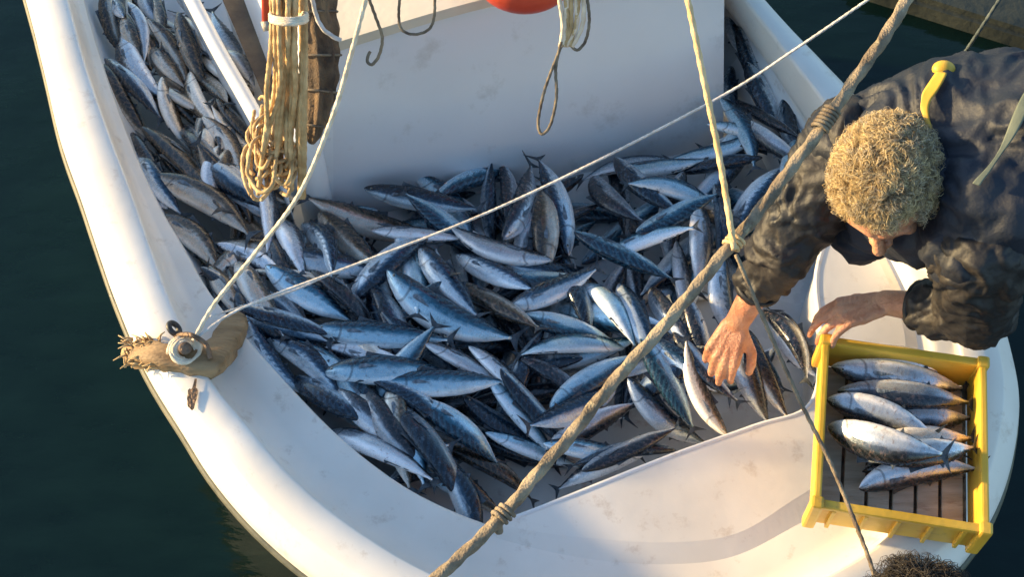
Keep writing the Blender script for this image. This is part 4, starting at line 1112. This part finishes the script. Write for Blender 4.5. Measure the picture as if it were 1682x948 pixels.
# torso
chain(bm, [neck, chest, P(1690, 250, .98), hip], [.065, .135, .14, .145])
chain(bm, [shR, neck], [.06, .07]); chain(bm, [shL, neck], [.06, .07])
chain(bm, [shR, elR, wrR], [.052, .040, .0265]); chain(bm, [shL, elL, wrL], [.052, .040, .0265])
fR = (P(1178, 604, .40)-wrR)
hand(bm, wrR+fR.normalized()*.004, fR, Vector((-.25, -.45, .85)), 1, [(.60, .45, .3), (.5, .45, .3), (.55, .45, .3), (.65, .45, .3)], .035, 1.02)
fL = (P(1366, 520, .565)-wrL)
hand(bm, wrL+fL.normalized()*.004, fL, Vector((.1, .25, .95)), -1, [(.45, .4, .3), (.40, .35, .3), (.45, .35, .3), (.5, .4, .3)], .08, 1.02)
# legs (standing on the side of the boat, outside the picture)
hipL, hipR = hip+Vector((.0, -.10, -.02)), hip+Vector((.0, .10, -.02))
feetz = .43
ftL, ftR = P(1600, 395, feetz), P(1575, 285, feetz)
knL, knR = (hipL+ftL)/2+Vector((-.02, 0, .04)), (hipR+ftR)/2+Vector((-.02, 0, .04))
chain(bm, [hipL, knL, ftL+Vector((.02, 0, .05))], [.085, .058, .045]); chain(bm, [hipR, knR, ftR+Vector((.02, 0, .05))], [.085, .058, .045])
bmesh.ops.recalc_face_normals(bm, faces=bm.faces); bm.to_mesh(man.data); bm.free(); man.data.materials.append(M_skin)
col.objects.link(man); remeshed(man, .0038, 3); bake(man)
tag(man, 'man in a dark oilskin jacket bending over the fish with curly fair grey hair', 'person')
# eyes and brows
for q in (-1, 1):
    bm = bmesh.new(); sphere(bm, X(q*.030, .071, -.002), .0125, 3); bmobj('eye', bm, M_eyew, man)
hr = random.Random(4)
tones = [(.60, .43, .20), (.80, .62, .32), (.36, .25, .12), (.58, .49, .34), (.18, .13, .07)]
gtones = [(.34, .33, .31), (.46, .45, .43), (.24, .23, .21)]
top = lambda v: (1.0 if v.z > .12 or (v.y < -.2 and v.z > -.1) else 0) if not (v.y > .50 and v.z < .60) else 0
sides = lambda v: .42 if (v.z > -.72 and v.y < .25 and (v.z < .35 or v.y < -.35)) else 0
sc_ = scalp('hair', X, (.30, .22, .12), man, cut=lambda v: (v.y > .62 and v.z < .55) or v.z < -.45 or (v.y > .1 and v.z < -.02))
h1 = hair_geo('curls', X, hr, 19000, tones, top, curl=.003, length=.028, parent=sc_, off=(0, -.008, .022), rad=.00062)
h3_ = hair_geo('loose_curls', X, hr, 1500, tones, top, curl=.004, length=.034, parent=sc_, off=(0, -.008, .022), rad=.0006)
h2_ = hair_geo('grey_side_hair', X, hr, 8000, gtones, sides, curl=.002, length=.022, parent=sc_, Rr=(.082, .1, .096), rad=.0006)
# jacket
bm = bmesh.new()
chain(bm, [P(1415, 385, .70), P(1450, 350, .80), neck+Vector((0, -.03, -.10))], [.055, .075, .10]); chain(bm, [neck+Vector((.02, .0, -.02)), chest+Vector((.02, 0, 0)), P(1700, 250, .99), hip], [.115, .165, .18, .175])
chain(bm, [shR+(neck-shR)*.15, neck+Vector((.05, 0, -.03))], [.088, .10]); chain(bm, [shL+(neck-shL)*.1, neck+Vector((.05, 0, -.03))], [.092, .10])
chain(bm, [shR, P(1560, 200, .98), P(1760, 190, 1.02)], [.08, .12, .13]); chain(bm, [shL, P(1640, 330, .98), P(1780, 290, 1.0)], [.09, .13, .14])
jk = bmobj('jacket', bm, M_navy, man); remeshed(jk, .007, 6, [(.16, .03, 'CLOUDS')]); bake(jk); folds(jk, (.35, 1, .2), .015, 12, 4)
for (s0, e0, w0) in ((shR, elR, wrR), (shL, elL, wrL)):
    cuff = e0.lerp(w0, .42 if s0 is shR else .50)
    bm = bmesh.new()
    chain(bm, [s0, s0.lerp(e0, .5), e0, cuff], [.088, .078, .070, .050])
    sv = bmobj('sleeve', bm, M_olive, man); remeshed(sv, .005, 4, [(.09, .02, 'CLOUDS')]); bake(sv); folds(sv, (e0-s0)+Vector((.12, -.10, .25)), .013, 13, 8, 3.0); folds(sv, (e0-s0)+Vector((-.2, .15, .1)), .006, 26, 15, 9.0)
    cdir = (w0-e0).normalized(); bm = bmesh.new(); torus(bm, cuff+cdir*.028, cdir, .044, .006, 28, 8); bmobj('cuff', bm, M_olive, man)
bm = bmesh.new(); torus(bm, neck.lerp(hc, .50)+Vector((.012, .002, -.012)), (neck-hc), .085, .026, 32, 10); cl = bmobj('collar', bm, M_navy, man)
# yellow strap, buckle and grey band
strip('yellow_strap', [P(1478, 205, 1.12), P(1495, 175, 1.13), P(1520, 148, 1.12), P(1548, 118, 1.10)], .018, .003, M_strap, man, jk, .011)
bm = bmesh.new(); sphere(bm, P(1550, 113, 1.085), .021, 3, (1, .8, .7)); bmobj('yellow_toggle', bm, M_strap, man)
strip('grey_band', [P(1592, 300, 1.13), P(1640, 235, 1.16), P(1700, 150, 1.15)], .018, .003, M_gstrap, man, jk, .014)
# trousers and boots
bm = bmesh.new()
chain(bm, [hip, hipL, knL, ftL+Vector((.02, 0, .10))], [.16, .112, .082, .070]); chain(bm, [hip, hipR, knR, ftR+Vector((.02, 0, .10))], [.16, .112, .082, .070])
tr = bmobj('trousers', bm, M_pants, man); remeshed(tr, .01, 3, [(.1, .03, 'CLOUDS')]); bake(tr)
for f_ in (ftL, ftR):
    bm = bmesh.new(); chain(bm, [f_+Vector((.03, 0, .10)), f_+Vector((.02, 0, .045)), f_+Vector((-.07, 0, .035)), f_+Vector((-.13, 0, .030))], [.062, .05, .045, .038])
    bo = bmobj('boot', bm, M_boot, man); remeshed(bo, .007, 3); bake(bo)

# --- second person, only the top of the dark hair in the picture
p2 = bpy.data.objects.new('person', bpy.data.meshes.new('person'))
bm = bmesh.new(); hc2 = P(1495, 1064, 1.12)
X2, Mr2, ax2 = head_geo(bm, hc2, Vector((0, .10, 1)), Vector((.1, 1, -.1)), 1.0)
nk = hc2+Vector((0, -.03, -.17)); 
chain(bm, [hc2-Vector((0, .02, .06)), nk], [.055, .06])
pel = Vector((hc2.x, hc2.y-.24, .42))
chain(bm, [nk, nk+Vector((0, -.04, -.16)), pel], [.08, .13, .14])
for q in (-1, 1):
    sh = nk+Vector((q*.17, -.01, -.06)); eb = sh+Vector((q*.06, .0, -.27)); wr_ = eb+Vector((-q*.05, .12, -.20))
    chain(bm, [nk, sh], [.06, .055]); chain(bm, [sh, eb, wr_], [.05, .038, .026])
    hand(bm, wr_, Vector((0, .3, -1)), Vector((q*.9, .2, 0)), -q, [(.3, .3, .2)]*4, .08, 1.0)
    hp = pel+Vector((q*.10, 0, -.02)); kn = hp+Vector((q*.06, .06, -.27)); kn.z = .10; kn.y = -1.60; fo = kn+Vector((0, -.38, -.0))
    chain(bm, [hp, kn, fo], [.085, .06, .045])
bmesh.ops.recalc_face_normals(bm, faces=bm.faces); bm.to_mesh(p2.data); bm.free(); p2.data.materials.append(M_skin)
col.objects.link(p2); remeshed(p2, .005, 3); bake(p2)
tag(p2, 'dark-haired person of whom only the top of the head shows below the crate', 'person')
for q in (-1, 1):
    bm = bmesh.new(); sphere(bm, X2(q*.030, .078, -.002), .012, 2); bmobj('eye', bm, M_eyew, p2)
dt = [(.018, .014, .011), (.035, .026, .018), (.010, .008, .007), (.05, .036, .022)]
s2 = scalp('hair', X2, (.012, .010, .008), p2, cut=lambda v: (v.y > .62 and v.z < .55) or v.z < -.45 or (v.y > .1 and v.z < -.02))
hair_geo('curls', X2, hr, 9000, dt, top, curl=.003, length=.040, parent=s2, off=(0, -.008, .026), rad=.0007)
bm = bmesh.new(); chain(bm, [nk+Vector((0, -.02, -.03)), nk+Vector((0, -.04, -.18)), pel], [.10, .16, .165])
for q in (-1, 1):
    sh = nk+Vector((q*.17, -.01, -.06)); eb = sh+Vector((q*.06, .0, -.27)); wr_ = eb+Vector((-q*.05, .12, -.20)); chain(bm, [nk, sh, eb, eb.lerp(wr_, .8)], [.09, .075, .058, .042])
j2 = bmobj('jacket', bm, M_olive, p2); remeshed(j2, .009, 4, [(.1, .03, 'CLOUDS')]); bake(j2)
bm = bmesh.new()
for q in (-1, 1):
    hp = pel+Vector((q*.10, 0, -.02)); kn = hp.copy()+Vector((q*.06, 0, 0)); kn.z = .12; kn.y = -1.60; chain(bm, [pel, hp, kn, kn+Vector((0, -.36, .0))], [.14, .105, .078, .065])
t2 = bmobj('trousers', bm, M_pants, p2); remeshed(t2, .011, 3, [(.1, .03, 'CLOUDS')]); bake(t2)

# ------------------------------------------------------------------ drop buried fish of which nothing can be seen
bpy.context.view_layer.update()
dg = bpy.context.evaluated_depsgraph_get(); seen = {}
for py in range(2, 948, 5):
    for px in range(2, 1682, 5):
        d = (P(px, py, 0)-CAM).normalized()
        ok, loc, nn, ii, ob, mm = scn.ray_cast(dg, CAM, d)
        if ok:
            o = ob
            while o.parent: o = o.parent
            seen[o.name] = seen.get(o.name, 0)+1
for o in fill:
    if seen.get(o.name, 0) < 2:
        for c in list(o.children): bpy.data.objects.remove(c)
        bpy.data.objects.remove(o)
